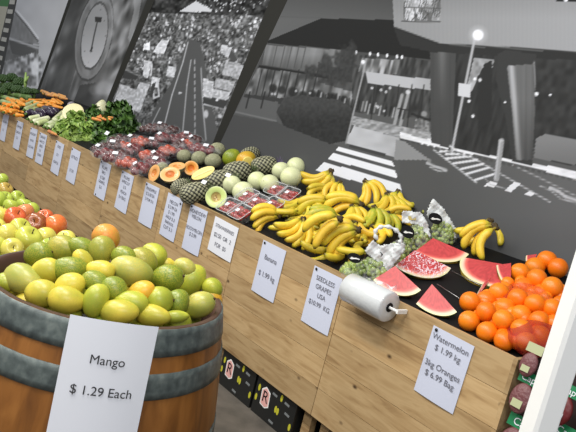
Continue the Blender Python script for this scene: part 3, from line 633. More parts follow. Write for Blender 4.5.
# ------------------------------------------------------------------ bananas
M_ban = mat('banana_skin', (.8, .6, .05), .42, build=lambda nt, N, L, B: L.new(mix(N, L, 1.0, mix(N, L, ramp(N, L, noise(N, L, 9, 3, off=True), [(.40, (0, 0, 0)), (.7, (.6,)*3)]), (lambda o: o.outputs['Color'])(N.new('ShaderNodeObjectInfo')), rgb(222, 184, 56)), (lambda a: (setattr(a, 'layer_name', 'Col'), a.outputs[0])[1])(N.new('ShaderNodeVertexColor')), 'MULTIPLY'), B.inputs[0]))
def banana_mesh(bulge, r=.124):
    V = []; C_ = []; Fc = []; n = 8; k = 16
    for i in range(k+1):
        t = i/k; x = t; y = bulge*(1-(2*t-1)**2); th = -math.atan2(bulge*4*(2*t-1), 1)*1.0
        rr = r*(min(1, .30+max(0, t-.06)*5.2) if t < .3 else 1)*(1 if t < .72 else max(.13, math.sqrt(max(0, 1-((t-.72)/.285)**2))))
        tx, ty = cos(th), sin(th)
        for j in range(n):
            a = 2*PI*j/n; q = rr*(1+.07*cos(5*a/1.0)); V.append((x-ty*q*cos(a), y+tx*q*cos(a), q*sin(a)))
            if t > .965: C_.append((.10, .08, .12))
            elif t > .90: C_.append((.75, .85, .6))
            elif t < .07: C_.append((.35, .38, .5))
            elif t < .18: C_.append((.72, .92, .8))
            else: C_.append((1, 1, 1) if j % 2 else (.93, .95, .9))
    for i in range(k):
        for j in range(n): Fc.append((i*n+j, (i+1)*n+j, (i+1)*n+(j+1) % n, i*n+(j+1) % n))
    Fc.append(tuple(range(n))); Fc.append(tuple(k*n+j for j in range(n))[::-1])
    return me('banana', V, Fc, M_ban, True, C_)
BM = [banana_mesh(.20), banana_mesh(.25), banana_mesh(.15)]
b = MB(); b.ball((0, 0, 0), .075, 8, sc=(1.0, 1.5, 1)); b.tube([(0, 0, 0), (-.10, .02, 0)], [.06, .045], 7); crown_me = b.me('crown', mat('banana_crown', rgb(66, 52, 26), .7))
YEL, GRN, YLG = rgb(238, 200, 62), rgb(170, 172, 52), rgb(214, 192, 58)
def bunch(c, t, n, bs, label, spread=26, h=.03, col=YEL, L0=.165):
    """c, t: where the crown and the middle fingertip are; bs: +1/-1 the side to which the fingers bow"""
    qc, qt = deck(*c, h), deck(*t, h)
    lo, hi = (c, t) if c[1]-.33*c[0] > t[1]-.33*t[0] else (t, c)
    A = deck(*lo, h); d = ray(*hi); dn = d.normalized(); w_ = A-CAM; tp = w_.dot(dn); per = (w_-dn*tp).length
    s2 = L0*L0-per*per; tt = tp+(math.sqrt(s2)*.8 if s2 > 0 else 0); tdk = (deck(*hi, h)-CAM).dot(dn); B_ = CAM+dn*min(tt, tdk)
    cr, tip = (A, B_) if lo is c else (B_, A); X = tip-cr; Ln = max(.17, min(.29, X.length*1.12)); Xn = X.normalized()
    view = (CAM-cr).normalized(); S_ = Xn.cross(view)*(-1)      # screen left of travel
    Yd = S_*bs; R = frame(Xn, Yd)
    root = empty('banana_bunch', cr); tag(root, label, 'bananas', 'banana bunches on the bench'); root.matrix_world = Matrix.Translation(cr) @ R.to_4x4()
    zs = 1 if (R @ Vector((0, 0, 1))).dot(view) > 0 else -1
    for i in range(n):
        u = (i/(n-1)-.5)*2 if n > 1 else 0; a = math.radians(spread*u)
        o = ob('banana', BM[(i+n) % 3], root); s = Ln*(1-.05*abs(u))*random.uniform(.95, 1.04)
        o.matrix_local = Matrix.Translation((0, Ln*.07*u, zs*Ln*(.05*(1-abs(u))-.03*(i % 2)))) @ Matrix.Rotation(a, 4, 'Z') @ Matrix.Rotation(random.uniform(-.25, .25)+zs*.2*u, 4, 'X') @ Matrix.Scale(s, 4)
        o.color = (*(tuple(v*random.uniform(.92, 1.06) for v in col)), 1)
    o = ob('crown', crown_me, root); o.matrix_local = Matrix.Scale(Ln, 4)
    return root
BAN = [((331,171),(305,184),4,1,'banana bunch farthest up left, alone against the grey mural',22,.05,YEL),
 ((340,182),(341,202),4,-1,'upright banana bunch second from the left in the back row',34,.06,YEL),
 ((365,181),(369,204),4,1,'upright banana bunch with a black crown in the back middle',30,.06,YEL),
 ((387,194),(382,212),4,1,'fan of bananas right of the black crowned bunch',34,.05,YLG),
 ((398,191),(402,209),3,-1,'upright banana bunch with dark crown at the back right end of the heap',24,.05,YLG),
 ((425,196),(422,210),3,1,'small green banana bunch behind the grape bags',40,.05,GRN),
 ((411,206),(432,212),2,-1,'yellow bananas lying behind the grape bags',14,.03,YEL),
 ((440,206),(457,217),2,1,'banana tips sticking out right of the rear grape bag',16,.03,YEL),
 ((329,191),(310,198),3,-1,'small curved banana bunch under the far left bunch',18,.05,YLG),
 ((394,199),(393,214),3,1,'narrow green tinged bananas in the back right of the heap',24,.05,YLG),
 ((303,198),(284,210),4,1,'banana bunch fanned out right of the strawberry punnets',24,.05,YLG),
 ((310,203),(312,220),3,1,'short bananas behind the front fan',26,.05,YLG),
 ((330,203),(302,214),3,-1,'low lying bananas left of the long horizontal pair',16,.05,YLG),
 ((361,205),(327,209),3,-1,'long horizontal yellow bananas in the middle of the heap',12,.10,YEL),
 ((374,207),(369,226),4,1,'green bananas with a brown crown in the middle right of the heap',30,.08,GRN),
 ((372,226),(376,241),3,1,'bananas just above the left side of the round white bag handle',26,.04,YEL),
 ((352,206),(349,222),4,1,'short upright bananas in the centre of the heap',30,.08,YLG),
 ((320,226),(299,231),3,-1,'bananas tucked under the bright yellow pair at its left',16,.05,YEL),
 ((388,213),(382,228),3,1,'green bananas just left of the second grape bag',30,.06,GRN),
 ((386,216),(408,218),2,1,'short yellow bananas touching the second grape bag',12,.05,YEL),
 ((337,218),(309,219),3,-1,'flat green tinged banana bunch left of the bright pair',14,.08,GRN),
 ((279,216),(254,224),4,-1,'banana bunch at the front left corner beside the strawberries',20,.03,YEL),
 ((303,219),(285,239),5,1,'big front fan of bananas over the banana sign',34,.05,YEL),
 ((305,221),(311,238),2,-1,'pair of bananas right of the front fan',14,.05,YLG),
 ((357,222),(367,240),3,-1,'yellow bananas left of the nearest grape bag',22,.05,YEL),
 ((340,219),(311,239),2,-1,'bright yellow pair of large bananas in the front middle',11,.13,YEL),
 ((340,224),(353,228),2,1,'banana tips pointing at the camera beside the dark crown',12,.12,YEL),
 ((358,230),(327,250),4,-1,'large front right banana bunch with a dark crown',20,.06,YEL),
 ((330,251),(312,250),2,1,'stubby bananas lowest at the front over the grape sign',12,.03,YLG),
 ((347,254),(336,265),2,1,'two banana tips left of the green grapes',26,.02,YEL),
 ((490,221),(459,235),2,1,'separate banana bunch at right by the mural, fingers pointing left',7,.06,YEL),
 ((494,226),(467,247),3,-1,'lower fingers of the separate right hand bananas',15,.05,YEL),
 ((496,228),(485,257),1,-1,'single banana hanging lowest of the separate right hand bananas',8,.04,YEL),
 ((493,221),(508,240),2,1,'green tinged bananas on the right side of the separate bunch',16,.05,YLG)]
for a in BAN: bunch(*a)
for i in range(70):     # bananas of the lower layer
    x = random.uniform(285, 402); y = 206+.33*(x-300)+random.uniform(-8, 36); p = deck(x, y, .025+.03*(i % 3))
    if p.y > YB-.12 or p.y < YF+.17 or (x > 368 and y > 226): continue
    root = empty('banana', p); o = None; bpy.data.objects.remove(root)
    o = ob('banana', BM[i % 3]); a = random.uniform(0, 6.28); put(o, p, frame(DX*cos(a)+DU*sin(a), DX*-sin(a)+DU*cos(a)), .16); o.color = (*YLG, 1)
    tag(o, 'single banana of the lower layer seen only in gaps of the heap', 'banana', 'lower layer of bananas')

# ------------------------------------------------------------------ watermelon wedges
M_flesh = mat('watermelon_flesh', (.7, .1, .1), .28, attr=True, bump=(120, .2), coat=.2)
M_rind = mat('watermelon_rind', (.2, .3, .1), .4, attr=True)
def wedge(ap, lf, tp, lb, ha=.09, hl=.04, ht=.04, sweep=42, glare=False, kb=1.35):
    A = deck(*ap, ha); Lf = deck(*lf, hl); T_ = deck(*tp, ht); X = T_-A; a = X.length; Xn = X.normalized(); Yv = Lf-A; Yv = Yv-Xn*Yv.dot(Xn); bb = max(.05, Yv.length*kb); Yn = Yv.normalized()
    # the face bulges below the short corner: the arc is an ellipse about the apex
    Z = Xn.cross(Yn); view = (CAM-A)
    if Z.dot(view) > 0: Z = -Z
    th0 = math.radians(min(112, max(80, math.degrees(math.acos(max(-1, min(1, Xn.dot((Lf-A).normalized()))))))))
    root = empty('watermelon_wedge', A); tag(root, lb, 'watermelon', 'cut watermelon wedges')
    ns_, nt_, nr = 9, 20, 14
    def pt(r, th, ph): return Xn*(a*cos(th)*r)+(Yn*cos(ph)+Z*sin(ph))*(bb*sin(th)*r)
    def colr(r, k=0):
        if r < .80: v = rgb(196, 72, 74); n_ = .80+.32*random.random(); return tuple(c*n_ for c in v)
        if r < .89: return rgb(226, 110, 100)
        if r < .95: return rgb(240, 205, 180)
        return rgb(222, 224, 170)
    b = MB()
    for ph in (0, math.radians(sweep)):
        V = []; C_ = []; Fc = []
        for i in range(nr+1):
            for j in range(nt_+1): r = i/nr; V.append(pt(r, th0*j/nt_, ph)); C_.append(colr(r))
        for i in range(nr):
            for j in range(nt_): q = i*(nt_+1)+j; Fc.append((q, q+1, q+nt_+2, q+nt_+1))
        b.add(V, Fc, C_)
    V = []; C_ = []; Fc = []       # crosswise cut
    for i in range(nr+1):
        for j in range(ns_+1): r = i/nr; V.append(pt(r, th0, math.radians(sweep)*j/ns_)); C_.append(colr(r))
    for i in range(nr):
        for j in range(ns_): q = i*(ns_+1)+j; Fc.append((q, q+1, q+ns_+2, q+ns_+1))
    b.add(V, Fc, C_)
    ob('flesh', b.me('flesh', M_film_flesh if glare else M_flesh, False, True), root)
    V = []; C_ = []; Fc = []; b = MB()
    for i in range(nt_+1):
        for j in range(ns_+1):
            V.append(pt(1.004, th0*i/nt_, math.radians(sweep)*j/ns_)); st = sin(j*2.3+.8*sin(i*.9)); C_.append(rgb(206, 176, 60) if 5 < i < 14 else (rgb(120, 150, 60) if st > .2 else rgb(52, 88, 34)))
    for i in range(nt_):
        for j in range(ns_): q = i*(ns_+1)+j; Fc.append((q, q+1, q+ns_+2, q+ns_+1))
    b.add(V, Fc, C_); ob('rind', b.me('rind', M_rind, True, True), root)
    return root
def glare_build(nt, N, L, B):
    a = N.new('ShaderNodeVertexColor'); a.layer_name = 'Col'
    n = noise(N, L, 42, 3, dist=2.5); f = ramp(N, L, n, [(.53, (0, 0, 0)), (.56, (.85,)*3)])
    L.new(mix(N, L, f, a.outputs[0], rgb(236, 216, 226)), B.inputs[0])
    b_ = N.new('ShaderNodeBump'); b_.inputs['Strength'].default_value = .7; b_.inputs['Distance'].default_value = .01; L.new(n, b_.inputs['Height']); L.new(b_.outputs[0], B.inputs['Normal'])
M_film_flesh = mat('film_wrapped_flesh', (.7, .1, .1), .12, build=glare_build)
wedge((433,238),(425,245),(469,254), 'large red watermelon wedge at the back next to the rear grape bag', .085, .06, .04, kb=2.2)
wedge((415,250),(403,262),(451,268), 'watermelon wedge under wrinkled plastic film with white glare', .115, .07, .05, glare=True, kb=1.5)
wedge((395,266),(381,276),(421,290), 'watermelon wedge behind the plastic bag roll, yellow rind showing', .11, .065, .045, kb=1.5)
wedge((432,284),(421,297),(457,312), 'lowest watermelon wedge by the front edge beside the oranges', .10, .05, .035, kb=1.5)
wedge((502,264),(507,283),(462,257), 'watermelon wedge lying left of the oranges, point to the left', .06, .03, .05)
wedge((511,263),(500,266),(511,287), 'short upright watermelon piece with pale yellow rind against the oranges', .09, .08, .03, sweep=30)
wedge((493,275),(490,280),(478,296), 'thin sliver of watermelon rind left of the orange net', .08, .06, .03, sweep=25)
wedge((537,254),(531,256),(532,266), 'small piece of pale watermelon behind the top oranges', .07, .06, .04, sweep=30)

# ------------------------------------------------------------------ oranges
M_orange = mat('orange_peel', (.9, .3, .02), .36, build=skin_build(rgb(240, 138, 16), .5, 18), sss=.05, bump=(160, .25, .001))
V, Fc = warp(24, 16, lambda p: Vector((p.x, p.y, p.z*.95-(.06*math.exp(-(math.hypot(p.x, p.y)/.15)**2)*(1 if p.z > 0 else 0))))); orange_me = me('orange', V, Fc, M_orange)
b = MB(); b.ball((0, 0, .86), .07, 7, sc=(1, 1, .5)); navel_me = b.me('stem_button', mat('stem_button', rgb(120, 120, 50), .7))
ORC = [rgb(240, 122, 14), rgb(236, 112, 10), rgb(244, 132, 22)]
OR = [(470,302,.05,'topmost left one beside the net edge'),(486,312,.07,'second in the front left rows'),(469,321,.03,'leftmost in the front row'),(487,332,.03,'second in the front row'),(504,341,.03,'third in the front row'),(503,320,.08,'in the middle of the second row'),(521,329,.08,'under the red net edge'),
 (486,301,.03,'half hidden between two left ones'),(499,293,.06,'touching the rind sliver'),(504.5,308,.04,'half hidden in the left middle'),(518,299,.07,'in the centre with a red net strand above'),(521,315,.04,'half hidden in the middle right'),(535,304,.08,'right of the centre one'),(539,321,.06,'right one near the white post'),
 (520,273,.05,'left one of the back group'),(537,279,.07,'front one of the back group'),(524,288,.03,'half hidden below the back group'),(535,267,.03,'half hidden at the back'),(547,260,.06,'topmost at the back'),(541,294,.03,'half hidden right of the centre'),(552,287,.07,'beside the white post, upper'),(552,309,.07,'beside the white post, lower'),(558,268,.05,'rightmost at the back by the white post'),(526,342,.05,'inside the red net at the front edge'),(540,336,.05,'inside the red net near the white post'),(554,325,.05,'inside the red net behind the white post')]
for i, (x, y, h, wh) in enumerate(OR):
    p = deck(x, y, h); o = ob('orange', orange_me); R = rrot(); put(o, p, R, min(.050, 10.6*depth(p)/FPX)); o.color = (*ORC[i % 3], 1)
    tag(o, 'bright orange, '+wh, 'orange', 'oranges at the right end'); ob('stem_button', navel_me, o)
p0 = deck(470, 320, .03)
for i in range(6):
    for j in range(10):
        p = Vector((BX-.05-i*.066-(.03 if j % 2 else 0), YF+.09+j*.062, 0)); p.z = DZ+SL*(p.y-YF)+.034
        dv = p-CAM; ux = 288+FPX*dv.dot(Rt)/dv.dot(Fw)
        if ux < 478 or (ux < 500 and p.y > YF+.35): continue
        o = ob('orange', orange_me); put(o, p, rrot(), .032); o.color = (*ORC[i % 3], 1); tag(o, 'orange of the bottom layer under the heap', 'orange', 'bottom layer of oranges'); ob('stem_button', navel_me, o)
def net_build(colr, sc, lo=.35):
    M = bpy.data.materials.new('red_net'); M.use_nodes = True; nt = M.node_tree; N = nt.nodes; L = nt.links; B = N['Principled BSDF']; B.inputs['Base Color'].default_value = (*colr, 1); B.inputs['Roughness'].default_value = .5
    t = N.new('ShaderNodeBsdfTransparent'); x = N.new('ShaderNodeMixShader'); tc = N.new('ShaderNodeTexCoord'); v = N.new('ShaderNodeTexVoronoi'); v.feature = 'DISTANCE_TO_EDGE'; v.inputs['Scale'].default_value = sc
    L.new(tc.outputs['Object'], v.inputs[0]); f = ramp(N, L, v.outputs['Distance'], [(.04, (.8,)*3), (.09, (lo,)*3)]); L.new(f, x.inputs[0]); L.new(t.outputs[0], x.inputs[1]); L.new(B.outputs[0], x.inputs[2]); L.new(x.outputs[0], N['Material Output'].inputs[0]); return M
M_net = net_build(rgb(176, 50, 44), 90, .30)
M_net2 = net_build(rgb(206, 70, 50), 70, .0)
def blob_bag(name, c, R, sc, mt, seed=0, amp=.12, label=None, cat=None, group=None):
    rs = random.Random(seed); ks = [(Vector((rs.uniform(-3, 3), rs.uniform(-3, 3), rs.uniform(-3, 3))), rs.uniform(0, 6)) for _ in range(5)]
    def f(p):
        d = 1+amp*sum(sin(k.dot(p)*1.6+ph) for k, ph in ks)/2.2; return p*d
    V, Fc = warp(28, 18, f); o = ob(name, me(name, V, Fc, mt)); put(o, c, R, sc)
    if label: tag(o, label, cat, group)
    return o
blob_bag('net_bag', deck(533, 338, .05), frame(DX, DU), (.105, .105, .062), M_net, 3, .08, 'red net bag around the oranges at the front right corner', 'net bag')
blob_bag('net_bag', deck(524, 300, .035), frame(DX, DU), (.12, .13, .055), M_net2, 5, .08, 'loose red net around the central oranges', 'net bag')

# ------------------------------------------------------------------ honeydews, rockmelons and other round fruit
def rp(px, p): return px*depth(p)/FPX
M_hd = mat('honeydew_skin', (.7, .8, .5), .38, build=skin_build(rgb(232, 232, 190), .5, 10))
V, Fc = warp(28, 18, lambda p: Vector((p.x*1.05, p.y, p.z))); hd_me = me('honeydew', V, Fc, M_hd)
b = MB(); b.ball((1.04, 0, 0), .05, 8, sc=(.5, 1, 1)); hdstem = b.me('stem_scar', mat('stem_scar', rgb(150, 140, 90), .8))
def up(p, px, e=0): return p+DN*(rp(px, p)-.004+e)
def ball_on(x, y, rpx, lift=0):
    """a ball whose outline centre is seen at (x, y), resting on the deck"""
    r = rpx*.0045
    for _ in range(6): p = deck(x, y, r+lift); r = rp(rpx, p)
    return p, r
HD = [(232,185,9.5,0,'pale yellowish honeydew, leftmost behind the cut half'),(243,192,10.5,0,'honeydew right behind the cut half'),(257,181,9.5,0,'honeydew in the middle of the row of melons'),(269.5,184,9.5,0,'honeydew just behind the strawberry punnets'),(281,171,9,0,'honeydew in the back left of the right hand group'),(291,177,10.5,.02,'largest honeydew at the right, in front of its group'),(296,167,9.5,0,'honeydew farthest right at the back')]
for x, y, r, l, lb in HD:
    p, rr = ball_on(x, y, r, l); o = ob('honeydew', hd_me); put(o, p, rrot(), rr); o.color = (*rgb(216, 222, 174), 1); tag(o, lb, 'melon', 'whole honeydew melons'); ob('stem_scar', hdstem, o)
def half_melon(x, y, rpx, nrm, skin, flesh, inner, lb, name='melon_half', sc=(1, 1), lift=0, cav=.45, grp=None, seedc=None):
    p, rr = ball_on(x, y, rpx, lift); Zv = (Rt*nrm[0]+Up*nrm[1]-Fw*nrm[2]).normalized(); R = Zv.to_track_quat('Z', 'Y').to_matrix()
    root = empty(name, p); put(root, p, R); tag(root, lb, 'melon', grp)
    pr = [(.001, -.98*1)]+[(cos(a), sin(a)*1.0) for a in np.linspace(-PI/2+.12, 0, 12)]; sxy = (rr*sc[0], rr*sc[1], rr)
    V, Fc = lathe(pr, 36); ob('rind', me('rind', [(v[0]*sxy[0], v[1]*sxy[1], v[2]*rr) for v in V], Fc, skin), root)
    pr = [(1.0, 0), (.95, .012), (.9, .012), (cav+.04, .010), (cav, -.05), (cav*.8, -.16), (.001, -.22)]; V, Fc = lathe(pr, 36)
    C_ = []
    for i, q in enumerate(pr): C_ += [(flesh if i > 1 else tuple(v*.8 for v in inner[0])) if i < 4 else inner[1]]*36
    ob('flesh', me('flesh', [(v[0]*sxy[0], v[1]*sxy[1], v[2]*rr) for v in V], Fc, M_cut, True, C_), root)
    b = MB(); rs = random.Random(int(x)); 
    for i in range(16): a = rs.uniform(0, 6.28); q = rs.uniform(0, cav*.75); b.ball((q*cos(a)*sxy[0], q*sin(a)*sxy[1], -.17*rr), .055*rr, 6, sc=(1, .6, .5))
    ob('seeds', b.me('seeds', seedc or M_seed), root); return root
M_cut = mat('cut_fruit_flesh', (.8, .5, .2), .3, attr=True, bump=(60, .15))
M_seed = mat('melon_seeds', rgb(222, 150, 78), .35)
M_hd2 = mat('honeydew_rind', rgb(206, 216, 160), .4)
half_melon(216, 197, 11, (-.12, .12, 1), M_hd2, rgb(208, 224, 140), (rgb(220, 230, 170), rgb(196, 176, 110)), 'cut honeydew half with green flesh facing the camera', 'honeydew_half', seedc=mat('pale_seeds', rgb(170, 120, 80), .5))
def netted(nt, N, L, B):
    tc = N.new('ShaderNodeTexCoord'); v = N.new('ShaderNodeTexVoronoi'); v.feature = 'DISTANCE_TO_EDGE'; v.inputs['Scale'].default_value = 7; L.new(tc.outputs['Object'], v.inputs[0])
    L.new(ramp(N, L, v.outputs['Distance'], [(.02, rgb(190, 186, 156)), (.12, rgb(138, 142, 108))]), B.inputs[0])
    b_ = N.new('ShaderNodeBump'); b_.inputs['Strength'].default_value = .5; b_.inputs['Distance'].default_value = .02; b_.invert = True; L.new(v.outputs['Distance'], b_.inputs['Height']); L.new(b_.outputs[0], B.inputs['Normal'])
def netted2(nt, N, L, B):
    netted(nt, N, L, B); 
    for n_ in N:
        if n_.type == 'TEX_VORONOI': n_.inputs['Scale'].default_value = 70
M_rm = mat('rockmelon_skin', (.5, .5, .35), .7, build=netted); M_rm2 = mat('rockmelon_rind', (.5, .5, .35), .7, build=netted2)
V, Fc = warp(28, 18, lambda p: Vector((p.x*1.14, p.y, p.z))); rm_me = me('rockmelon', V, Fc, M_rm)
b = MB(); b.ball((1.13, 0, 0), .08, 8, sc=(.5, 1, 1)); rmstem = b.me('stem_scar', mat('rock_scar', rgb(110, 100, 70), .8))
for x, y, r, lb in ((199,158,7,'whole netted rockmelon, left one of the back row'),(209,153,6,'small rockmelon half hidden between two bigger ones'),(213,161,7.5,'whole netted rockmelon in front of the others'),(217,150,7.5,'rockmelon at the back beside the large green mango'),(184,156,6.5,'rockmelon behind the cut halves'),(172,176,8,'rockmelon under the wide cut half at the bench edge'),(162,168,6,'rockmelon wedged between the left and the middle cut halves')):
    p, rr = ball_on(x, y, r); o = ob('rockmelon', rm_me); put(o, p, frame(sdir(10), Vector((0, .2, 1))), rr); tag(o, lb, 'melon', 'whole rockmelons'); ob('stem_scar', rmstem, o)
OF = rgb(232, 172, 108); OI = (rgb(230, 190, 120), rgb(220, 146, 76))
half_melon(154, 173, 8, (-.45, .2, 1), M_rm2, OF, OI, 'oval cut rockmelon half standing upright at the far left', 'rockmelon_half', (.82, 1.1), .01, grp='cut rockmelon halves')
half_melon(170, 174, 9.5, (-.1, .7, 1), M_rm2, rgb(236, 178, 116), (OI[0], rgb(206, 122, 66)), 'wide cut rockmelon half, nearest to the bench edge', 'rockmelon_half', (1.1, 1), .04, grp='cut rockmelon halves')
half_melon(177, 166, 8.5, (0, 1.6, 1), M_rm2, OF, OI, 'cut rockmelon half lying face up at the back', 'rockmelon_half', (1, 1), .02, grp='cut rockmelon halves')
half_melon(191, 168, 7.5, (.1, .15, 1), M_rm2, rgb(238, 160, 70), (rgb(228, 180, 90), rgb(220, 120, 40)), 'round cut rockmelon half with deep orange flesh facing the camera', 'rockmelon_half', (1, 1), .01, grp='cut rockmelon halves')
# large mango and papaya at the back
p, rr = ball_on(231.5, 157.5, 8.5); o = ob('papaya', mango_me); put(o, p, frame(sdir(40), Vector((0, 0, 1))), (rr*.95, rr, rr)); o.color = (*rgb(120, 146, 34), 1); tag(o, 'large green papaya left of the cut yellow one', 'papaya'); ob('stem', mstem, o)
p, rr = ball_on(246, 160, 9); o = ob('papaya', mango_me); put(o, p, frame(sdir(30), Vector((0, 0, 1))), (rr*.95, rr, rr)); o.color = (*rgb(226, 166, 40), 1); tag(o, 'orange yellow papaya with a bright cut face, at the back', 'papaya')
Zc = (-Fw*.9+Up*.25+Rt*.25-DN*.5).normalized(); Rc = Zc.to_track_quat('Z', 'Y').to_matrix(); b = MB(); V, Fc = lathe([(.001, .02), (.55, .02), (.62, .0), (.62, -.2)], 30); b.add(V, Fc)
o = ob('cut_face', b.me('cut_face', mat('papaya_flesh', rgb(238, 214, 110), .35)), bpy.data.objects['papaya.001']); o.matrix_world = Matrix.Translation(p+Zc*rr*.93-Up*rr*.08) @ Rc.to_4x4() @ Matrix.Scale(rr, 4)
ob('stem', mstem, bpy.data.objects['papaya.001'])
# pineapples
def pine_mesh():
    V = []; C_ = []; Fc = []; n = 72; k = 54
    for i in range(k+1):
        t = i/k; a = -PI/2+PI*t; R0 = max(.001, cos(a))**.62; z = 1.35*sin(a)
        for j in range(n):
            ph = 2*PI*j/n; A_ = 6*ph+z*7; B_ = 6*ph-z*7; e = abs(sin(A_/1.0/1))*abs(sin(B_)); e = min(1, e*1.5)
            e *= .75+.25*sin(j*2.7+i*1.9); r = R0*(.93+.10*e); V.append((r*cos(ph), r*sin(ph), z))
            m_ = max(0, min(1, (e-.35)/.4)); c0, c1 = rgb(36, 38, 28), rgb(186, 184, 152); c = tuple(c0[q]*(1-m_)+c1[q]*m_ for q in range(3)); C_.append(c)
    for i in range(k):
        for j in range(n): Fc.append((i*n+j, i*n+(j+1) % n, (i+1)*n+(j+1) % n, (i+1)*n+j))
    return me('pineapple_body', V, Fc, M_pa, True, C_)
M_pa = mat('pineapple_skin', (.3, .3, .2), .6, attr=True); pine_me = pine_mesh()
def leaves(n, L0, w0, mt, name, spread=.8, z0=0, curl=.6, seed=1):
    rs = random.Random(seed); b = MB()
    for i in range(n):
        a = i*2.4; t = i/n; el = 1.35-spread*(1-t)*1.3; L_ = L0*(.55+.45*t)*rs.uniform(.85, 1.1); P = []; W_ = []
        for j in range(6):
            s = j/5; e = el-curl*s*s*(1-t*.5); P.append((s*L_*cos(e), s*L_*sin(e)+z0)); W_.append(w0*(1-s)**.7+.002)
        V = []
        for (r, z), w_ in zip(P, W_):
            for q in (-1, 0, 1): V.append((r*cos(a)-q*w_*sin(a), r*sin(a)+q*w_*cos(a), z+abs(q)*w_*.5))
        Fc = []
        for j in range(5):
            for q in range(2): k = j*3+q; Fc.append((k, k+1, k+4, k+3))
        b.add(V, Fc)
    return b.me(name, mt)
crown_leaf = leaves(34, 1.25, .13, mat('pineapple_leaf', rgb(92, 104, 70), .5), 'leaf_crown', z0=1.2)
crown_leaf2 = leaves(34, 1.25, .16, mat('purple_leaf', rgb(96, 84, 116), .5), 'leaf_crown', z0=1.2, seed=4)
PN = [(194,193,11,(.2,.9),'front pineapple at the bench edge, left of the honeydew half',0),(180,187,8,(-.4,.8),'pineapple partly hidden by the front one, at its left',0),(219,181,11,(.3,.9),'pineapple in the middle under the small white tag',0),(237,172,11,(.25,.9),'pineapple in front of the cut papaya',0),(264,166,10,(.3,.8),'pineapple right of the papaya, behind the honeydews',1),(250,155,8,(-.1,1),'pineapple at the very back with purplish leaves',1)]
for x, y, r, ax, lb, cl in PN:
    p, rr = ball_on(x, y, r); A_ = (DX*ax[0]+DU*ax[1]+DN*.08).normalized(); root = empty('pineapple', p); put(root, p, A_.to_track_quat('Z', 'X').to_matrix(), rr*.98); tag(root, lb, 'pineapple', 'pineapples between the melons')
    ob('body', pine_me, root); ob('leaf_crown', crown_leaf2 if cl else crown_leaf, root)
# cut pineapple half, pale yellow, lying on the front pineapples
p = deck(203, 173, .19); X = sdir(24); R = frame(X, Up+Fw*.2); L_ = rp(12.5, p)
root = empty('cut_pineapple', p); put(root, p, R); tag(root, 'long pale yellow cut pineapple half lying on top of the pineapples', 'pineapple')
sg = 1 if (R @ Vector((0, 0, 1))).dot(CAM-p) > 0 else -1
V, Fc = warp(28, 16, lambda q: Vector((q.x*L_, q.y*L_*.42, (q.z if q.z*sg < 0 else q.z*.04)*L_*.4))); b = MB(); C_ = []
for v in V: C_.append(rgb(238, 220, 130) if v[2]*sg >= -.001 else rgb(150, 140, 70))
ob('flesh', me('flesh', V, Fc, M_cut, True, C_), root)
V = [(-L_*.8, -L_*.05, sg*L_*.02), (L_*.8, -L_*.05, sg*L_*.02), (L_*.8, L_*.05, sg*L_*.02), (-L_*.8, L_*.05, sg*L_*.02)]
ob('core', me('core', V+[(v[0], v[1], v[2]+sg*.002) for v in V], [(4,5,6,7) if sg > 0 else (7,6,5,4), (0,1,5,4), (1,2,6,5), (2,3,7,6), (3,0,4,7)], mat('pineapple_core', rgb(240, 230, 160), .5), False), root)
# small white tags
for x, y, lb in ((204,182,'small white tag on the front pineapple'),(228,175,'small white tag on the middle pineapple'),(283,158,'small white tag beside the back honeydews'),(107,133,'small white tag on the dark greens')):
    p = deck(x, y, .17 if x < 240 else .05); R = frame(DX, DU*.7+DN*.7); o = ob('price_tag', me('price_tag', [(-1,-.5,-.02),(1,-.5,-.02),(1,.5,-.02),(-1,.5,-.02),(-1,-.5,.02),(1,-.5,.02),(1,.5,.02),(-1,.5,.02)], [(0,3,2,1),(4,5,6,7),(0,1,5,4),(1,2,6,5),(2,3,7,6),(3,0,4,7)], M_paper2, False)); put(o, p, R, (rp(4, p), rp(4, p), .03)); tag(o, lb, 'tag')

# ------------------------------------------------------------------ strawberries in clear punnets
M_clear = clear_film('clear_plastic', .06, .08)
def straw(p):
    r = 1-.45*max(0, -p.z)**1.3; return Vector((p.x*r, p.y*r, p.z*1.25))
V, Fc = warp(14, 10, straw); M_sb = mat('strawberry_red', rgb(190, 30, 34), .3, build=lambda nt, N, L, B: L.new(ramp(N, L, noise(N, L, 90, 1), [(.35, rgb(130, 18, 26)), (.62, rgb(176, 36, 38)), (.72, rgb(210, 130, 80))]), B.inputs[0]), coat=.3)
sb_me = me('strawberry', V, Fc, M_sb)
b = MB()
for i in range(6): a = i*PI/3; b.add([(0, 0, 1.22), (.45*cos(a-.3), .45*sin(a-.3), 1.15), (.85*cos(a), .85*sin(a), 1.0), (.45*cos(a+.3), .45*sin(a+.3), 1.15)], [(0, 1, 2, 3)])
cal_me = b.me('calyx', mat('calyx_green', rgb(70, 110, 40), .6))
def rbox(a, bb, c, t=.0012, open_top=False, taper=.86):
    b = MB(); V = []
    for z, s in ((0, taper), (c, 1)):
        for k in range(24):
            an = 2*PI*k/24+PI/24; e = .35; x = math.copysign(abs(cos(an))**e, cos(an)); y = math.copysign(abs(sin(an))**e, sin(an)); V.append((x*a*s, y*bb*s, z))
    Fc = [(k, (k+1) % 24, 24+(k+1) % 24, 24+k) for k in range(24)]+[tuple(range(24))[::-1]]
    if not open_top: Fc.append(tuple(range(24, 48)))
    return V, Fc
V, Fc = rbox(.062, .05, .045, open_top=True); pun_me = me('tray', V, Fc, M_clear, False)
V, Fc = rbox(.064, .052, .02, taper=1.0); lid = [(v[0]*(.93 if v[2] > .01 else 1), v[1]*(.93 if v[2] > .01 else 1), v[2]+.0455) for v in V]; lid_me = me('lid', lid, Fc, M_clear, False)
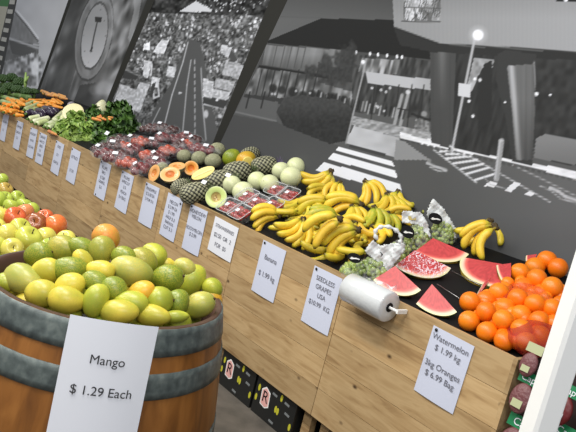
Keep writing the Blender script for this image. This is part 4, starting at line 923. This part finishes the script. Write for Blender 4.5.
b = MB(); b.tube([(.064*math.copysign(abs(cos(a))**.35, cos(a)), .052*math.copysign(abs(sin(a))**.35, sin(a)), .046) for a in np.linspace(0.01, 2*PI+.01, 41)], .0018, 6); rim_me = b.me('rim', mat('clear_rim', rgb(200, 206, 208), .15))
b = MB(); b.box((-.012, -.010, .0657), (.012, .010, .0668)); lab_me = b.me('label', M_paper2, False)
PUN = [(232,206,'front left punnet, at the bench edge'),(243,212,'front punnet nearest the banana corner'),(250,196,'punnet behind the front left one'),(260,202,'punnet in the middle of the row'),(275,205,'punnet touching the front corner bananas'),(278,189,'back left punnet by the honeydews'),(291,194,'back right punnet, farthest from the edge')]
for i, (x, y, lb) in enumerate(PUN):
    p = deck(x, y+1, .05+.035*(i in (2, 3, 4)))-DN*.034; R = frame(DX*1+DU*random.uniform(-.1, .1), DU*.9+DN*.42); sc_ = 1.2
    root = empty('strawberry_punnet', p); put(root, p, R, sc_); tag(root, 'clear plastic strawberry '+lb, 'punnet', 'strawberry punnets')
    ob('tray', pun_me, root); ob('lid', lid_me, root); ob('rim', rim_me, root); ob('label', lab_me, root, (.01, -.01, 0))
    for a in range(4):
        for c in range(3):
            o = ob('strawberry', sb_me); q = p+(R @ Vector((-.044+a*.029+random.uniform(-.003, .003), -.031+c*.031, .030+random.uniform(0, .008)))); put(o, q, (Quaternion((0, 0, 1), random.uniform(0, 6)) @ Quaternion((1, 0, 0), random.uniform(.4, 1.9))).to_matrix(), .0165); tag(o, 'red strawberry packed in a clear plastic punnet', 'strawberry', 'strawberries in the punnets'); ob('calyx', cal_me, o)

# ------------------------------------------------------------------ grape bags
M_grape = mat('green_grape', (.4, .5, .15), .25, build=skin_build(rgb(172, 188, 98), .7, 3, sep=(.35, .6)), sss=.1, coat=.2)
M_bagfilm = clear_film('grape_bag_film', .10, .12)
M_bagwhite = mat('white_bag_print', rgb(226, 230, 232), .3, bump=(40, .3, .004), alpha=1)
M_bagwhite.node_tree.nodes['Principled BSDF'].inputs['Alpha'].default_value = .82
def grape_heap(a, bq, c, n, seed):
    rs = random.Random(seed); b = MB()
    for i in range(n):
        u = rs.uniform(0, 2*PI); v = math.acos(rs.uniform(-.2, 1)); k = rs.choice((.95, .95, .7)); b.ball((a*k*sin(v)*cos(u), bq*k*sin(v)*sin(u), c*k*cos(v)), rs.uniform(.0115, .0145), 8, sc=(1, 1, 1.15))
    return b.me('grape_bunch', M_grape)
GB = [dict(g=(374,268), s=(.10,.075,.07), flap=[(365,252),(368,246),(373,240),(380,246),(392,244),(402,243),(404,246),(391,262),(386,268),(378,262)], hand=(388,236,14,9), oval=(354.5,258,7,5), lb='nearest grape bag with its round white handle, behind the bag roll', h=.055),
      dict(g=(397,255), s=(.065,.07,.085), flap=None, hand=None, oval=None, lb='grapes in clear film at the right of the white handle', h=.055),
      dict(g=(418,238), s=(.075,.07,.095), flap=[(402,213),(404,211),(421,213),(427,222),(431,238),(425,232),(418,224),(402,222)], hand=None, oval=(408,232,6.5,6.5), lb='second grape bag with a black oval label, behind the glossy watermelon wedge', h=.06),
      dict(g=(443,230), s=(.075,.06,.085), flap=[(432,200),(434,199),(443,208),(452,222),(457,232),(456,240),(451,232),(441,218),(428,217),(427,212)], hand=None, oval=(435.5,218.5,6.8,5.6), lb='rear grape bag with a pointed white top against the mural', h=.06),
      dict(g=(352,268), s=(.055,.06,.04), flap=None, hand=None, oval=None, lb='low clear bag of grapes at the bench edge beside the banana tips', h=.04)]
for i, G in enumerate(GB):
    p = deck(*G['g'], G['h']); c = p-DN*(G['h']-.012); R = frame(DX, DU); a, bq, cc = G['s']
    gm = ob('grape_bunch', grape_heap(a*.93, bq*.93, cc*1.25, 120, i)); put(gm, c, R); gm.color = (*rgb(116, 138, 58), 1)
    tag(gm, ['pale green grapes inside the nearest bag', 'green grapes inside the film right of the white handle', 'green grapes inside the second bag behind the glossy wedge', 'green grapes inside the rear pointed bag', 'green grapes in the low bag at the bench edge'][i], 'grapes', 'green grapes in bags')
    root = empty('grape_bag', c); put(root, c, R); tag(root, G['lb'], 'grape bag', 'plastic grape bags')
    rs = random.Random(i+20); ks = [(Vector((rs.uniform(-3, 3), rs.uniform(-3, 3), rs.uniform(-3, 3))), rs.uniform(0, 6)) for _ in range(5)]
    V, Fc = warp(28, 18, lambda q: Vector((q.x*a*1.12, q.y*bq*1.12, max(-.004, q.z*cc*1.45)))*(1+.05*sum(sin(k.dot(q)*2+ph) for k, ph in ks)/2)); ob('film', me('film', V, Fc, M_bagfilm), root)
    face = c+DN*cc*1.0; dface = (face-CAM).dot(Fw)
    def on_face(x, y, e=0): return at_t(x, y, dface-.03-e)
    def slab(name, P, mt, th=.006, e=0, par=None):
        A_ = [on_face(x, y, e) for x, y in P]; B_ = [q+Fw*th for q in A_]; n_ = len(P); q0 = sum(A_, Vector())/n_
        inv = root.matrix_world.inverted(); d = me(name, [inv @ q for q in A_+B_], [tuple(range(n_))[::-1], tuple(range(n_, 2*n_))]+[(k, (k+1) % n_, n_+(k+1) % n_, n_+k) for k in range(n_)], mt, False); return ob(name, d, par or root)
    bpy.context.view_layer.update()
    def sheet(name, P, mt, seed, e=0, step=1.1, amp=.0035):
        xs_, ys_ = [q[0] for q in P], [q[1] for q in P]; nx_ = int((max(xs_)-min(xs_))/step)+2; ny_ = int((max(ys_)-min(ys_))/step)+2; inv = root.matrix_world.inverted(); V = []; ok = []
        def ins(x, y):
            r_ = False
            for k in range(len(P)):
                (xa, ya), (xb, yb) = P[k], P[(k+1) % len(P)]
                if (ya > y) != (yb > y) and x < (xb-xa)*(y-ya)/(yb-ya)+xa: r_ = not r_
            return r_
        for j in range(ny_+1):
            for k in range(nx_+1):
                x = min(xs_)+k*step; y = min(ys_)+j*step; dz = amp*(sin(x*.45+y*.3+seed)+sin(y*.6-x*.35+seed*2)+.35*sin(x*1.1+y*1.4+seed)); V.append(inv @ on_face(x+.35*sin(y*2+seed), y+.35*sin(x*2.3), e+dz)); ok.append(ins(x, y))
        W_ = nx_+1; Fc = [(j*W_+k, j*W_+k+1, (j+1)*W_+k+1, (j+1)*W_+k) for j in range(ny_) for k in range(nx_) if sum((ok[j*W_+k], ok[j*W_+k+1], ok[(j+1)*W_+k], ok[(j+1)*W_+k+1])) >= 2]
        used = sorted({v for f in Fc for v in f}); ix = {v: n_ for n_, v in enumerate(used)}
        o_ = ob(name, me(name, [V[v] for v in used], [tuple(ix[v] for v in f)[::-1] for f in Fc], mt, True), root); md = o_.modifiers.new('thick', 'SOLIDIFY'); md.thickness = .0015; return o_
    if G['flap']: sheet('white_top', G['flap'], M_bagwhite, i)
    if i == 0: sheet('white_fold', [(395,244),(404,243),(405,250),(396,262),(389,272),(384,270),(392,256)], M_bagwhite, 5, .006)
    if i == 2: slab('top_opening', [(408,216),(416,216),(416,220),(409,220)], mat('bag_opening', rgb(196, 180, 110), .5), .002, .003)
    if i == 0: slab('printed_dot', [(378.5,253),(381,252),(383,254.5),(381,257),(378.5,256)], M_black, .001, .002)
    if G['hand']:
        hx, hy, ra, rb = G['hand']; inv = root.matrix_world.inverted(); b = MB()
        b.tube([inv @ on_face(hx+ra*.93*cos(t)+1*sin(t), hy+ra*.22*cos(t)-rb*sin(t), .0) for t in np.linspace(-.5, PI+.75, 26)], [.009+.004*sin(k*1.7) for k in range(26)], 8); ob('handle', b.me('handle', M_bagwhite), root)
    if G['oval']:
        ox, oy, ra, rb = G['oval']; ov = slab('oval_label', [(ox+ra*cos(t), oy+rb*sin(t)+ra*.2*cos(t)) for t in np.linspace(0, 2*PI, 21)[:-1]], M_black, .003, .022)
        slab('script_mark', [(ox-ra*.7, oy+.4), (ox-ra*.4, oy-1.3), (ox-ra*.1, oy-.2), (ox+ra*.3, oy-.2), (ox+ra*.75, oy+1.2), (ox+ra*.7, oy+1.9), (ox+ra*.1, oy+1.0), (ox-ra*.4, oy+1.3)], M_white, .0015, .025)

# ------------------------------------------------------------------ plastic bag roll on its bracket
RY = YF-.062
pL, pR = at_y(349, 286, RY), at_y(389, 308.5, RY); pc = (pL+pR)/2; rl = (pR-pL).length/2; rr = rp(16.0, pR)
M_roll = mat('rolled_clear_bags', rgb(208, 211, 213), .22, coat=.6, bump=(26, .35, .006))
root = empty('plastic_bag_roll', pc); put(root, pc, frame(Vector((1, 0, 0)), Vector((0, 1, 0)))); tag(root, 'roll of clear plastic produce bags mounted on the bench front', 'bag roll')
V = []; 
pr = [(.020, rl), (.024, rl+.001), (rr*.92, rl+.001), (rr, rl-.006), (rr*1.01, 0), (rr, -rl+.01), (rr*.85, -rl), (.02, -rl)]
V, Fc = lathe(pr, 40); ob('roll', me('roll', [(v[2], v[0], v[1]) for v in V], [f[::-1] for f in Fc], M_roll), root)
b = MB(); V, Fc = lathe([(.0, rl+.003), (.021, rl+.003), (.021, -rl), (.0, -rl)], 24); b.add([(v[2], v[0], v[1]) for v in V], Fc); ob('core', b.me('core', M_black), root)
b = MB(); b.tube([(-rl-.01, 0, 0), (rl+.055, 0, 0)], .0065, 10); b.box((rl+.046, -.006, -.009), (rl+.056, .058, .009)); b.box((-rl-.016, -.008, -.012), (-rl-.01, .058, .012))
ob('bracket', b.me('bracket', M_white, False), root)
b = MB(); V = []; nn = 14
for i in range(nn+1):
    for j in range(8):
        u = i/nn; v = j/7; V.append((-rl*.55+u*rl*1.45, .0+.035*v+.01*sin(u*9), rr+.004+.03*sin(PI*v)*u+.012*sin(u*11+v*4)*u-.035*v*v))
Fc = [(i*8+j, (i+1)*8+j, (i+1)*8+j+1, i*8+j+1) for i in range(nn) for j in range(7)]
b.add(V, Fc); ob('loose_bag', b.me('loose_bag', clear_film('loose_film', .3, .1)), root)

# ------------------------------------------------------------------ bags of red fruit
M_bag2 = clear_film('fruit_bag_film', .09, .12, (.8, .8, .84))
M_plum = mat('red_fruit_skin', (.4, .1, .1), .3, build=skin_build(rgb(100, 44, 40), .5, 4), coat=.2)
V, Fc = warp(16, 10, lambda p: Vector((p.x, p.y, p.z*.95-.08*math.exp(-(math.hypot(p.x, p.y)/.25)**2)*(1 if p.z > 0 else 0)))); plum_me = me('plum', V, Fc, M_plum)
b = MB(); b.tube([(0, 0, .8), (.05, .02, 1.15)], [.05, .03], 6); plstem = b.me('stem', M_stem)
bagm = []
for sd in range(3):
    rs = random.Random(sd+50); ks = [(Vector((rs.uniform(-4, 4), rs.uniform(-4, 4), rs.uniform(-4, 4))), rs.uniform(0, 6)) for _ in range(6)]
    V, Fc = warp(24, 14, lambda q: Vector((q.x*.125*(1+.1*abs(q.x)), q.y*.085, max(-.6, q.z)*.052))*(1+.08*sum(sin(k.dot(q)*2+ph) for k, ph in ks)/2)); bagm.append(me('film', V, Fc, M_bag2))
b = MB(); b.box((-.022, -.016, 0), (.022, .016, .0015)); lab2 = b.me('label', M_paper2, False)
RB = [(101,150,'d'),(106,154,'r'),(115,158,'r'),(123,147,'o'),(134,150,'r'),(141,142,'o'),(151,143,'r'),(128,163,'o'),(141,169,'r'),(147,156,'o'),(157,163,'r'),(150,129,'d'),(161,127,'d'),(172,131,'d'),(163,138,'r'),(172,140,'r'),(185,137,'r'),(168,151,'o'),(187,145,'o'),(198,149,'r'),(206,150,'r'),(181,154,'r'),(158,157,'r'),(122,156,'d'),(133,140,'d'),(120,140,'d'),(112,146,'d'),(180,146,'d'),(195,141,'d')]
TONE = {'r': ('dark red', rgb(112, 34, 38)), 'o': ('orange red', rgb(196, 84, 54)), 'd': ('brownish dark', rgb(70, 36, 32))}
for i, (x, y, k) in enumerate(RB):
    h = .045+.02*(i % 3); p = deck(x, y, h); R = frame(DX*cos(i*1.3)*.5+DX*.9+DU*sin(i*1.3)*.6, DU); root = empty('fruit_bag', p); put(root, p, R)
    rel = RB[i-1] if i else None
    xs = 'left' if x < 135 else ('middle' if x < 165 else 'right'); ys = sorted(q[1]-.45*q[0] for q in RB); rk = (y-.45*x-ys[0])/(ys[-1]-ys[0]); dp = 'back' if rk < .34 else ('centre' if rk < .67 else 'front')
    tag(root, 'clear plastic bag of %s round fruit, %s part of the pile toward the %s' % (TONE[k][0], xs, dp), 'fruit bag', 'clear bags of red fruit')
    ob('film', bagm[i % 3], root)
    if i % 2 == 0: ob('label', lab2, root, (.03, -.035, .052)).rotation_euler = (.5, .1, .3)
    for (u, v, z_) in ((-.06, -.03, 0), (0, -.035, .004), (.06, -.03, 0), (-.04, .03, .004), (.03, .03, .006), (.0, .0, .022)):
        o = ob('plum', plum_me); put(o, p+R @ Vector((u, v, z_)), rrot(), .033); c = TONE[k][1]; f = random.uniform(.75, 1.25); o.color = (*tuple(min(1, q*f) for q in c), 1)
        tag(o, 'small %s fruit inside one of the clear bags' % TONE[k][0], 'fruit', TONE[k][0]+' fruit in the clear bags'); ob('stem', plstem, o)

# ------------------------------------------------------------------ vegetables at the far left
def leafy(name, n, R0, Hh, seed, leaf=.07, ruff=.35, rise=.5):
    rs = random.Random(seed); b = MB()
    for i in range(n):
        u = rs.uniform(0, 2*PI); q = math.sqrt(rs.random()); c = Vector((R0*q*cos(u), R0*q*sin(u), Hh*(1-q*q)*rs.uniform(.6, 1)))
        nrm = (Vector((cos(u)*q*1.2, sin(u)*q*1.2, .8))+Vector((rs.gauss(0, .4), rs.gauss(0, .4), rs.gauss(0, .3)))).normalized(); T1 = nrm.orthogonal().normalized(); a0 = rs.uniform(0, 6.3); T1 = Quaternion(nrm, a0) @ T1; T2 = nrm.cross(T1)
        m_ = 5; V = []; l = leaf*rs.uniform(.7, 1.3); ph = rs.uniform(0, 6)
        for a in range(m_+1):
            for c2 in range(m_+1):
                s, t = a/m_-.5, c2/m_-.5; w_ = math.sqrt(max(0, 1-(2*s)**2*.8)); d = math.hypot(s, t)
                V.append(c+T1*(s*l*1.3)+T2*(t*l*w_)+nrm*l*ruff*(sin(9*t+ph)*sin(8*s+ph*2)*d*1.5-.8*d*d))
        Fc = [(a*(m_+1)+c2, (a+1)*(m_+1)+c2, (a+1)*(m_+1)+c2+1, a*(m_+1)+c2+1) for a in range(m_) for c2 in range(m_)]; b.add(V, Fc)
    return b
def leafmat(name, c1, c2, sc=18):
    return mat(name, c1, .45, build=lambda nt, N, L, B: L.new(ramp(N, L, noise(N, L, sc, 3), [(.35, c1), (.65, c2)]), B.inputs[0]))
M_let = leafmat('lettuce_leaf', rgb(84, 120, 40), rgb(158, 184, 92)); M_kale = leafmat('dark_leaf', rgb(30, 58, 20), rgb(96, 136, 58)); M_broc = leafmat('broccoli_green', rgb(28, 54, 24), rgb(70, 100, 48), 40)
M_core = mat('leaf_stalk', rgb(190, 200, 140), .5)
def leafy_thing(name, x, y, rpx, hh, n, mt, seed, lb, cat, grp=None, leaf=.07):
    p = deck(x, y, .0); R0 = rp(rpx, p); root = empty(name, p); put(root, p, frame(DX, DU)); tag(root, lb, cat, grp)
    ob('leaves', leafy(name, n, R0, hh, seed, leaf).me('leaves', mt), root); b = MB(); b.tube([(0, 0, 0), (0, 0, hh*.6)], [R0*.25, R0*.3], 10); ob('stalk', b.me('stalk', M_core), root)
LT = [(66,134,11,.13,'leftmost bright green lettuce head'),(77,138,12,.14,'bright green lettuce head nearest the bench edge'),(89,138,10,.14,'right lettuce head beside the red fruit bags'),(77,129,10,.16,'lettuce head behind the front ones')]
for i, (x, y, r, h, lb) in enumerate(LT): leafy_thing('lettuce', x, y, r, h, 90, M_let, i, lb, 'lettuce', 'bright green lettuces', .09)
KL = [(98,130,13,.26,'dark leafy bunch in front of the onion'),(112,128,13,.32,'dark leafy bunch in the middle of the greens'),(124,125,12,.28,'dark leafy bunch farthest right, dark against the market mural'),(106,137,11,.18,'dark leafy bunch at the bench edge side'),(119,136,9,.10,'low dark leaves in shade beside the orange fruit bag')]
for i, (x, y, r, h, lb) in enumerate(KL): leafy_thing('leafy_bunch', x, y+5, r, h, 130, M_kale, i+9, lb, 'greens', 'dark leafy bunches', .10)
def broccoli(x, y, rpx, lb, seed, mt=M_broc):
    p, rr = ball_on(x, y, rpx); root = empty('broccoli', p); put(root, p, frame(DX, DU), rr); tag(root, lb, 'broccoli', 'dark green heads at the far left'); rs = random.Random(seed); b = MB()
    for i in range(60):
        a = i*2.4; q = math.sqrt((i+.5)/60); th = q*1.5; b.ball((sin(th)*cos(a)*.85, sin(th)*sin(a)*.85, cos(th)*.8), .2*rs.uniform(.8, 1.2), 7)
    ob('florets', b.me('florets', mt), root); b = MB(); b.tube([(0, 0, .5), (0, 0, -.2), (0, -.1, -.95)], [.5, .3, .32], 10); ob('stalk', b.me('stalk', mat('broccoli_stalk', rgb(130, 160, 90), .6)), root)
for i, (x, y, r, lb) in enumerate(((3,80,7,'at the left picture edge'),(12,79,7,'topmost of the dark heads'),(20,83,7,'left of the pale stalk'),(9,88,7,'in the middle row, leftmost'),(18,90,6.5,'in the middle row, second'),(27,92,6,'below the pale stalk'),(2,92,6,'low at the picture edge'),(34,92,5,'rightmost, near the hall mural corner'),(-4,86,6,'just cut by the picture edge'))):
    broccoli(x, y+1, r, 'dark green broccoli head '+lb, i)
p = deck(25, 88, .08); b = MB(); b.tube([p, p+Vector((-.03, 0, .10)), p+Vector((-.08, 0, .2))], [.02, .022, .012], 8); b.tube([p+Vector((-.02, 0, .06)), p+Vector((.05, 0, .16))], [.018, .01], 8); o = ob('celery_stalk', b.me('celery_stalk', mat('celery', rgb(160, 190, 110), .5))); tag(o, 'pale green celery stalk sticking up from the dark greens', 'celery')
def rod(name, a, bpt, rpx0, rpx1, mt, lb, cat, grp, h=.04, nub=None, n=10, bend=.0, col=None):
    A_, B_ = deck(*a, h), deck(*bpt, h); d = B_-A_; P = []; Rr = []; nrm = DN
    for k in range(10):
        t = k/9; P.append(A_+d*t+nrm*(bend*sin(PI*t))); e = min(1, math.sin(PI*min(t, 1-t)*1+.0)*3.2+.12); Rr.append(rp(rpx0+(rpx1-rpx0)*t, A_)*e)
    c = (A_+B_)/2; b = MB(); b.tube([q-c for q in P], Rr, 12); o = ob(name, b.me(name, mt)); o.location = c; tag(o, lb, cat, grp)
    if col: o.color = (*col, 1)
    if nub is not None: b = MB(); b.tube([P[0]-c-d.normalized()*.02, P[0]-c+d.normalized()*.006], [Rr[1]*.4, Rr[1]*.6], 8); ob('stem', b.me('stem', nub), o)
    return o
M_carrot = mat('carrot_orange', (.8, .4, .1), .45, build=skin_build(rgb(244, 178, 84), .7, 14)); M_nub = mat('green_nub', rgb(90, 120, 50), .6)
rs = random.Random(5)
CA = [(10+rs.uniform(0, 50), 0) for _ in range(34)]
for i, (x, _) in enumerate(CA):
    y = 103.5-.0*x+rs.uniform(-3.2, 3.5)+(abs(x-35)*.02); a = rs.uniform(-.9, .5); L_ = 5.5
    rod('carrot', (x-L_*cos(a), y+L_*sin(a)*.6), (x+L_*cos(a), y-L_*sin(a)*.6), 2.2, 1.1, M_carrot, 'orange carrot in the loose pile behind the eggplants', 'carrot', 'carrots in the loose pile', .05+.01*(i % 6), M_nub, col=rgb(236, 150, 50))
for i in range(20):
    x = 1+rs.uniform(-3, 19); y = 107+.36*x+rs.uniform(-3.5, 3.5)-2; a = rs.uniform(-1.2, .6); L_ = 4.5
    rod('carrot', (x-L_*cos(a), y+L_*sin(a)*.6), (x+L_*cos(a), y-L_*sin(a)*.6), 2.3, 1.3, M_carrot, 'orange carrot in the small pile at the bench edge, far left', 'carrot', 'carrots at the far left bench edge', .04+.012*(i % 4), M_nub, col=rgb(240, 146, 36))
for i in range(12):
    x = 44+i*1.7; y = 93+i*.35+rs.uniform(-2, 2); rod('carrot', (x-3, y-1), (x+5, y+1), 1.9, 1.0, M_carrot, 'pale tan carrot in the back row below the hall mural', 'carrot', 'pale carrots at the back', .06+.015*(i % 4), M_nub, col=rgb(206, 150, 104))
M_zuc = mat('zucchini_skin', (.4, .5, .3), .4, build=skin_build(rgb(190, 200, 150), .6, 10)); M_egg = mat('eggplant_skin', rgb(52, 40, 62), .22, coat=.4)
for i, (a, c, col) in enumerate((((2,97),(24,103),rgb(120,148,84)),((0,101),(20,107),rgb(150,170,110)),((12,95),(32,98),rgb(90,120,60)),((24,110),(40,104),rgb(176,188,136)),((27,112),(44,107),rgb(160,176,120)),((22,107),(36,102),rgb(184,192,140)),((33,113),(47,109),rgb(150,166,110)))):
    rod('zucchini', a, c, 2.6, 2.8, M_zuc, 'pale green zucchini, '+['topmost at the far left','lower one at the far left edge','dark one under the broccoli','in the pile left of the eggplants, upper','in the pile left of the eggplants, lower','rear one behind the carrots edge','right end of the pile'][i], 'zucchini', 'zucchinis', .04+.02*(i % 2), M_nub, col=col)
for i, (a, c) in enumerate((((26,114),(32,112)),((30,112),(38,115)),((36,110),(46,113)),((42,107),(52,111)),((48,108),(57,112)),((46,112),(54,114)),((38,115),(44,116)))):
    rod('eggplant', a, c, 2.6, 4.0, M_egg, 'dark purple eggplant, '+['leftmost','second from the left','in the middle','topmost by the carrots','at the right end near the cabbage','front right','lowest between leeks and pile'][i], 'eggplant', 'eggplants', .06, M_nub)
M_leek = mat('leek_skin', (.7, .8, .5), .45, build=skin_build(rgb(236, 238, 206), .9, 9))
for i, (a, c, col) in enumerate((((28,119),(44,116),rgb(216,224,170)),((32,122),(50,118),rgb(224,228,186)),((36,124),(48,121),rgb(200,212,150)),((44,127),(62,117),rgb(132,160,84)),((48,128),(64,120),rgb(150,172,100)),((53,121),(64,112),rgb(196,200,150)))):
    rod('leek', a, c, 2.6, 3.0, M_leek, 'pale leek, '+['upper left one','middle white one','lowest white one at the bench edge','long green one left of the lettuce','second green one touching the lettuce','short one under the cut cabbage'][i], 'leek', 'leeks beside the lettuces', .05, M_nub, col=col)
rod('carrot', (48,131), (57,135), 2, 1.2, M_carrot, 'single reddish carrot at the bench edge left of the lettuce', 'carrot', None, .04, M_nub, col=rgb(190, 110, 80))
# cut cabbage and onion
def cab(x, y, rpx, nrm, lb, f, core, lift=.04):
    p, rr = ball_on(x, y, rpx, lift); Zv = (Rt*nrm[0]+Up*nrm[1]-Fw*nrm[2]).normalized(); root = empty('cut_cabbage', p); put(root, p, Zv.to_track_quat('Z', 'Y').to_matrix(), rr); tag(root, lb, 'cabbage')
    V, Fc = lathe([(.001, -.8)]+[(cos(a)*1.0, sin(a)*.8) for a in np.linspace(-PI/2+.15, 0, 10)], 28); ob('outer_leaves', me('outer_leaves', V, Fc, mat('cabbage_out', rgb(176, 190, 110), .5)), root)
    pr = [(1.0, 0)]+[(1-k/12, .02+.02*(k % 2)) for k in range(1, 12)]+[(.001, .02)]; V, Fc = lathe(pr, 28); C_ = []
    for k in range(len(pr)): C_ += [f if k % 2 else core]*28
    ob('cut_face', me('cut_face', V, Fc, M_cut, True, C_), root)
cab(73, 112, 10.5, (.1, .5, 1), 'large cut cabbage half with pale yellow face and purple tint', rgb(236, 232, 176), rgb(222, 206, 170))
cab(80, 118, 7, (.6, -.1, 1), 'smaller yellow green cabbage piece in front of the large cut half', rgb(214, 220, 110), rgb(190, 200, 90), .02)
p, rr = ball_on(66, 119, 6); o = ob('cabbage', hd_me); put(o, p, rrot(), rr); o.color = (*rgb(220, 222, 170), 1); tag(o, 'small whole pale cabbage left of the cut half', 'cabbage')
p, rr = ball_on(71, 104.5, 3.5, .14); o = ob('purple_cabbage', hd_me); put(o, p, rrot(), (rr*1.4, rr, rr*.8)); o.color = (*rgb(98, 84, 130), 1); tag(o, 'small purple vegetable on top of the cut cabbage', 'cabbage')
V, Fc = warp(20, 14, lambda q: Vector((q.x, q.y, q.z*.9+.5*max(0, q.z)**4))); M_onion = mat('onion_skin', (.8, .8, .6), .35, build=skin_build(rgb(190, 180, 120), .5, 6))
p, rr = ball_on(101, 110, 7.5, .16); o = ob('onion', me('onion', V, Fc, M_onion)); put(o, p, None, rr); o.color = (*rgb(206, 206, 176), 1); tag(o, 'large pale onion shaped bulb at the back above the dark leaves', 'onion')
for i in range(7):
    rod('carrot', (92+i*2.6, 117+rs.uniform(-2, 2)), (99+i*2.4, 119+rs.uniform(-2, 2)), 1.8, 1.0, M_carrot, 'orange carrot lying below the pale bulb', 'carrot', 'carrots below the pale bulb', .22, M_nub, col=rgb(216, 126, 66))
for i, (x, y, lb) in enumerate(((86,117,'left one of the brown roots'),(91,119,'middle brown root'),(85,122,'lower brown root'),(96,122,'right brown root'))):
    p, rr = ball_on(x, y, 3.6, .03); o = ob('potato', mango_me2); put(o, p, rrot(), rr); o.color = (*rgb(140, 110, 66), 1); tag(o, lb+' between cabbage and lettuce', 'potato', 'brown roots beside the lettuces'); ob('stem', mstem, o)

# ------------------------------------------------------------------ cartons under the benches
M_carton = mat('black_carton_print', (.012, .013, .013), .35)
M_pink = mat('pink_print', rgb(226, 170, 164), .5); M_lime = mat('lime_yellow_print', rgb(190, 186, 50), .5); M_greyp = mat('grey_print', rgb(120, 124, 126), .5)
def carton(x0, x1, lb, seed):
    root = empty('carton', (x0, YF-.005, 0)); tag(root, lb, 'carton', 'black cartons under the benches'); w_ = x1-x0
    b = MB(); b.box((0, .03, 0), (w_-.01, .40, .205)); ob('box', b.me('box', M_carton, False), root)
    def quad(name, P, mt, e=.001): 
        V = [(u*w_, .03-e, v*.2) for u, v in P]; n_ = len(V); V += [(q[0], .0305, q[2]) for q in V]; return ob(name, me(name, V, [tuple(range(n_)), tuple(range(n_, 2*n_))[::-1]]+[(k, n_+k, n_+(k+1) % n_, (k+1) % n_) for k in range(n_)], mt, False), root)
    quad('logo_border', [(.17,.36),(.15,.78),(.24,.90),(.36,.80),(.38,.40),(.30,.32)], M_white, .0006)
    quad('logo_plate', [(.185,.39),(.17,.76),(.25,.87),(.345,.77),(.36,.42),(.29,.35)], M_pink, .0012)
    lg = ob('logo_letter', text_mesh('R', .09, M_black, 'logo_letter'), root, (.265*w_, .0278, .122)); lg.rotation_euler = (PI/2, 0, 0)
    for j, (u, v) in enumerate(((.55,.52),(.60,.50),(.62,.90),(.08,.75),(.92,.35),(.05,.45))):
        quad('printed_fruit', [(u+.028*cos(t), v+.10*sin(t)) for t in np.linspace(0, 2*PI, 11)[:-1]], M_lime, .0008)
    for u, v in ((.45,.86),(.75,.85),(.5,.12),(.8,.6)): quad('printed_strip', [(u-.05, v-.025), (u+.06, v-.04), (u+.07, v+.02), (u-.04, v+.04)], M_greyp, .0008)
xs_ = [at_y(p_[0], p_[1], YF+.025).x for p_ in ((222, 360), (250, 385), (313, 430))]
carton(-2.945, -2.60, 'black printed carton with pink sign right behind the barrel', 1)
carton(-2.59, -2.235, 'black printed carton with pink sign, nearer to the bench leg', 2)
carton(-3.55, -3.17, 'black printed carton hidden mostly by the barrel', 3)

# ------------------------------------------------------------------ packets at the right end and the white post
M_green = mat('green_header_card', rgb(24, 120, 74), .45); M_purp = clear_film('purple_net', .85, .3, rgb(104, 62, 66)); M_redp = mat('dark_red_packet', rgb(96, 26, 28), .4, bump=(30, .4, .01)); M_lbl = mat('pale_green_label', rgb(176, 180, 140), .5)
rk = empty('end_rack', (BX+.03, YF, 0)); tag(rk, 'dark rack of packets standing against the right end of the benches', 'rack')
b = MB(); b.box((0, .12, 0), (.9, .16, 1.0)); ob('back_board', b.me('back_board', mat('rack_board', rgb(44, 30, 28), .7), False), rk)
b = MB(); b.box((0, -.12, .0), (.9, .12, .45)); ob('shelf', b.me('shelf', mat('rack_shelf', rgb(60, 34, 30), .7), False), rk)
PK = [(529,380,'Cap',10,'packet with a green card reading Cap, left of the white post',1),(519,424,'Ca',11,'lower packet with a green card at the bottom edge, left of the white post',1),(569,392,'Cap',10,'packet with a green card seen right of the white post',0),(562,432,'Ca',11,'lowest packet right of the white post',0),(535,350,'',8,'top packet with a pale label partly behind the white post',1)]
for (x, y, t, wpx, lb, sh) in PK:
    YP = YF+.02; p = at_y(x, y, YP); wd = rp(wpx, p); root = empty('produce_packet', p); tag(root, lb, 'packet', 'packets with green cards at the right end')
    R = frame(Vector((1, 0, 0)), Vector((0, .25, 1))); put(root, p, R)
    b = MB(); b.box((-wd*1.1, -wd*.45, -.002), (wd*1.1, wd*.75, .002)); ob('header_card', b.me('header_card', M_green if t else M_lbl, False), root)
    if t: ob('lettering', text_mesh(t, wd*.95, M_paper2), root, (0, wd*.1, .0045))
    V, Fc = warp(20, 14, lambda q: Vector((q.x*wd*1.15, q.y*wd*1.6-wd*2.0, q.z*wd*.5))); ob('contents', me('contents', V, Fc, mat('packet_fill', rgb(112, 68, 70), .45, bump=(60, .6, .01)) if sh else M_redp), root)
    b = MB(); b.box((-wd*.55, -wd*3.0, wd*.50), (wd*.55, -wd*2.2, wd*.505)); ob('label', b.me('label', M_lbl if sh else M_paper2, False), root)
pb = at_t(537.5, 432, .80); pt_ = Vector((pb.x, pb.y, 0)); wpost = 15.0*.82/FPX
root = empty('post', pt_); root.rotation_euler = (0, 0, math.radians(62)); tag(root, 'white painted square post close to the camera at the right edge', 'post')
b = MB(); h = wpost*.86; bv = .004
P_ = [(-h, -h+bv), (-h+bv, -h), (h-bv, -h), (h, -h+bv), (h, h-bv), (h-bv, h), (-h+bv, h), (-h, h-bv)]
b.add([(x, y, 0) for x, y in P_]+[(x, y, 1.62) for x, y in P_], [(k, (k+1) % 8, 8+(k+1) % 8, 8+k) for k in range(8)]+[tuple(range(8, 16))]); ob('shaft', b.me('shaft', M_white, False), root)
b = MB(); b.box((-.06, -.06, 0), (.06, .06, .008)); ob('foot_plate', b.me('foot_plate', M_white, False), root)
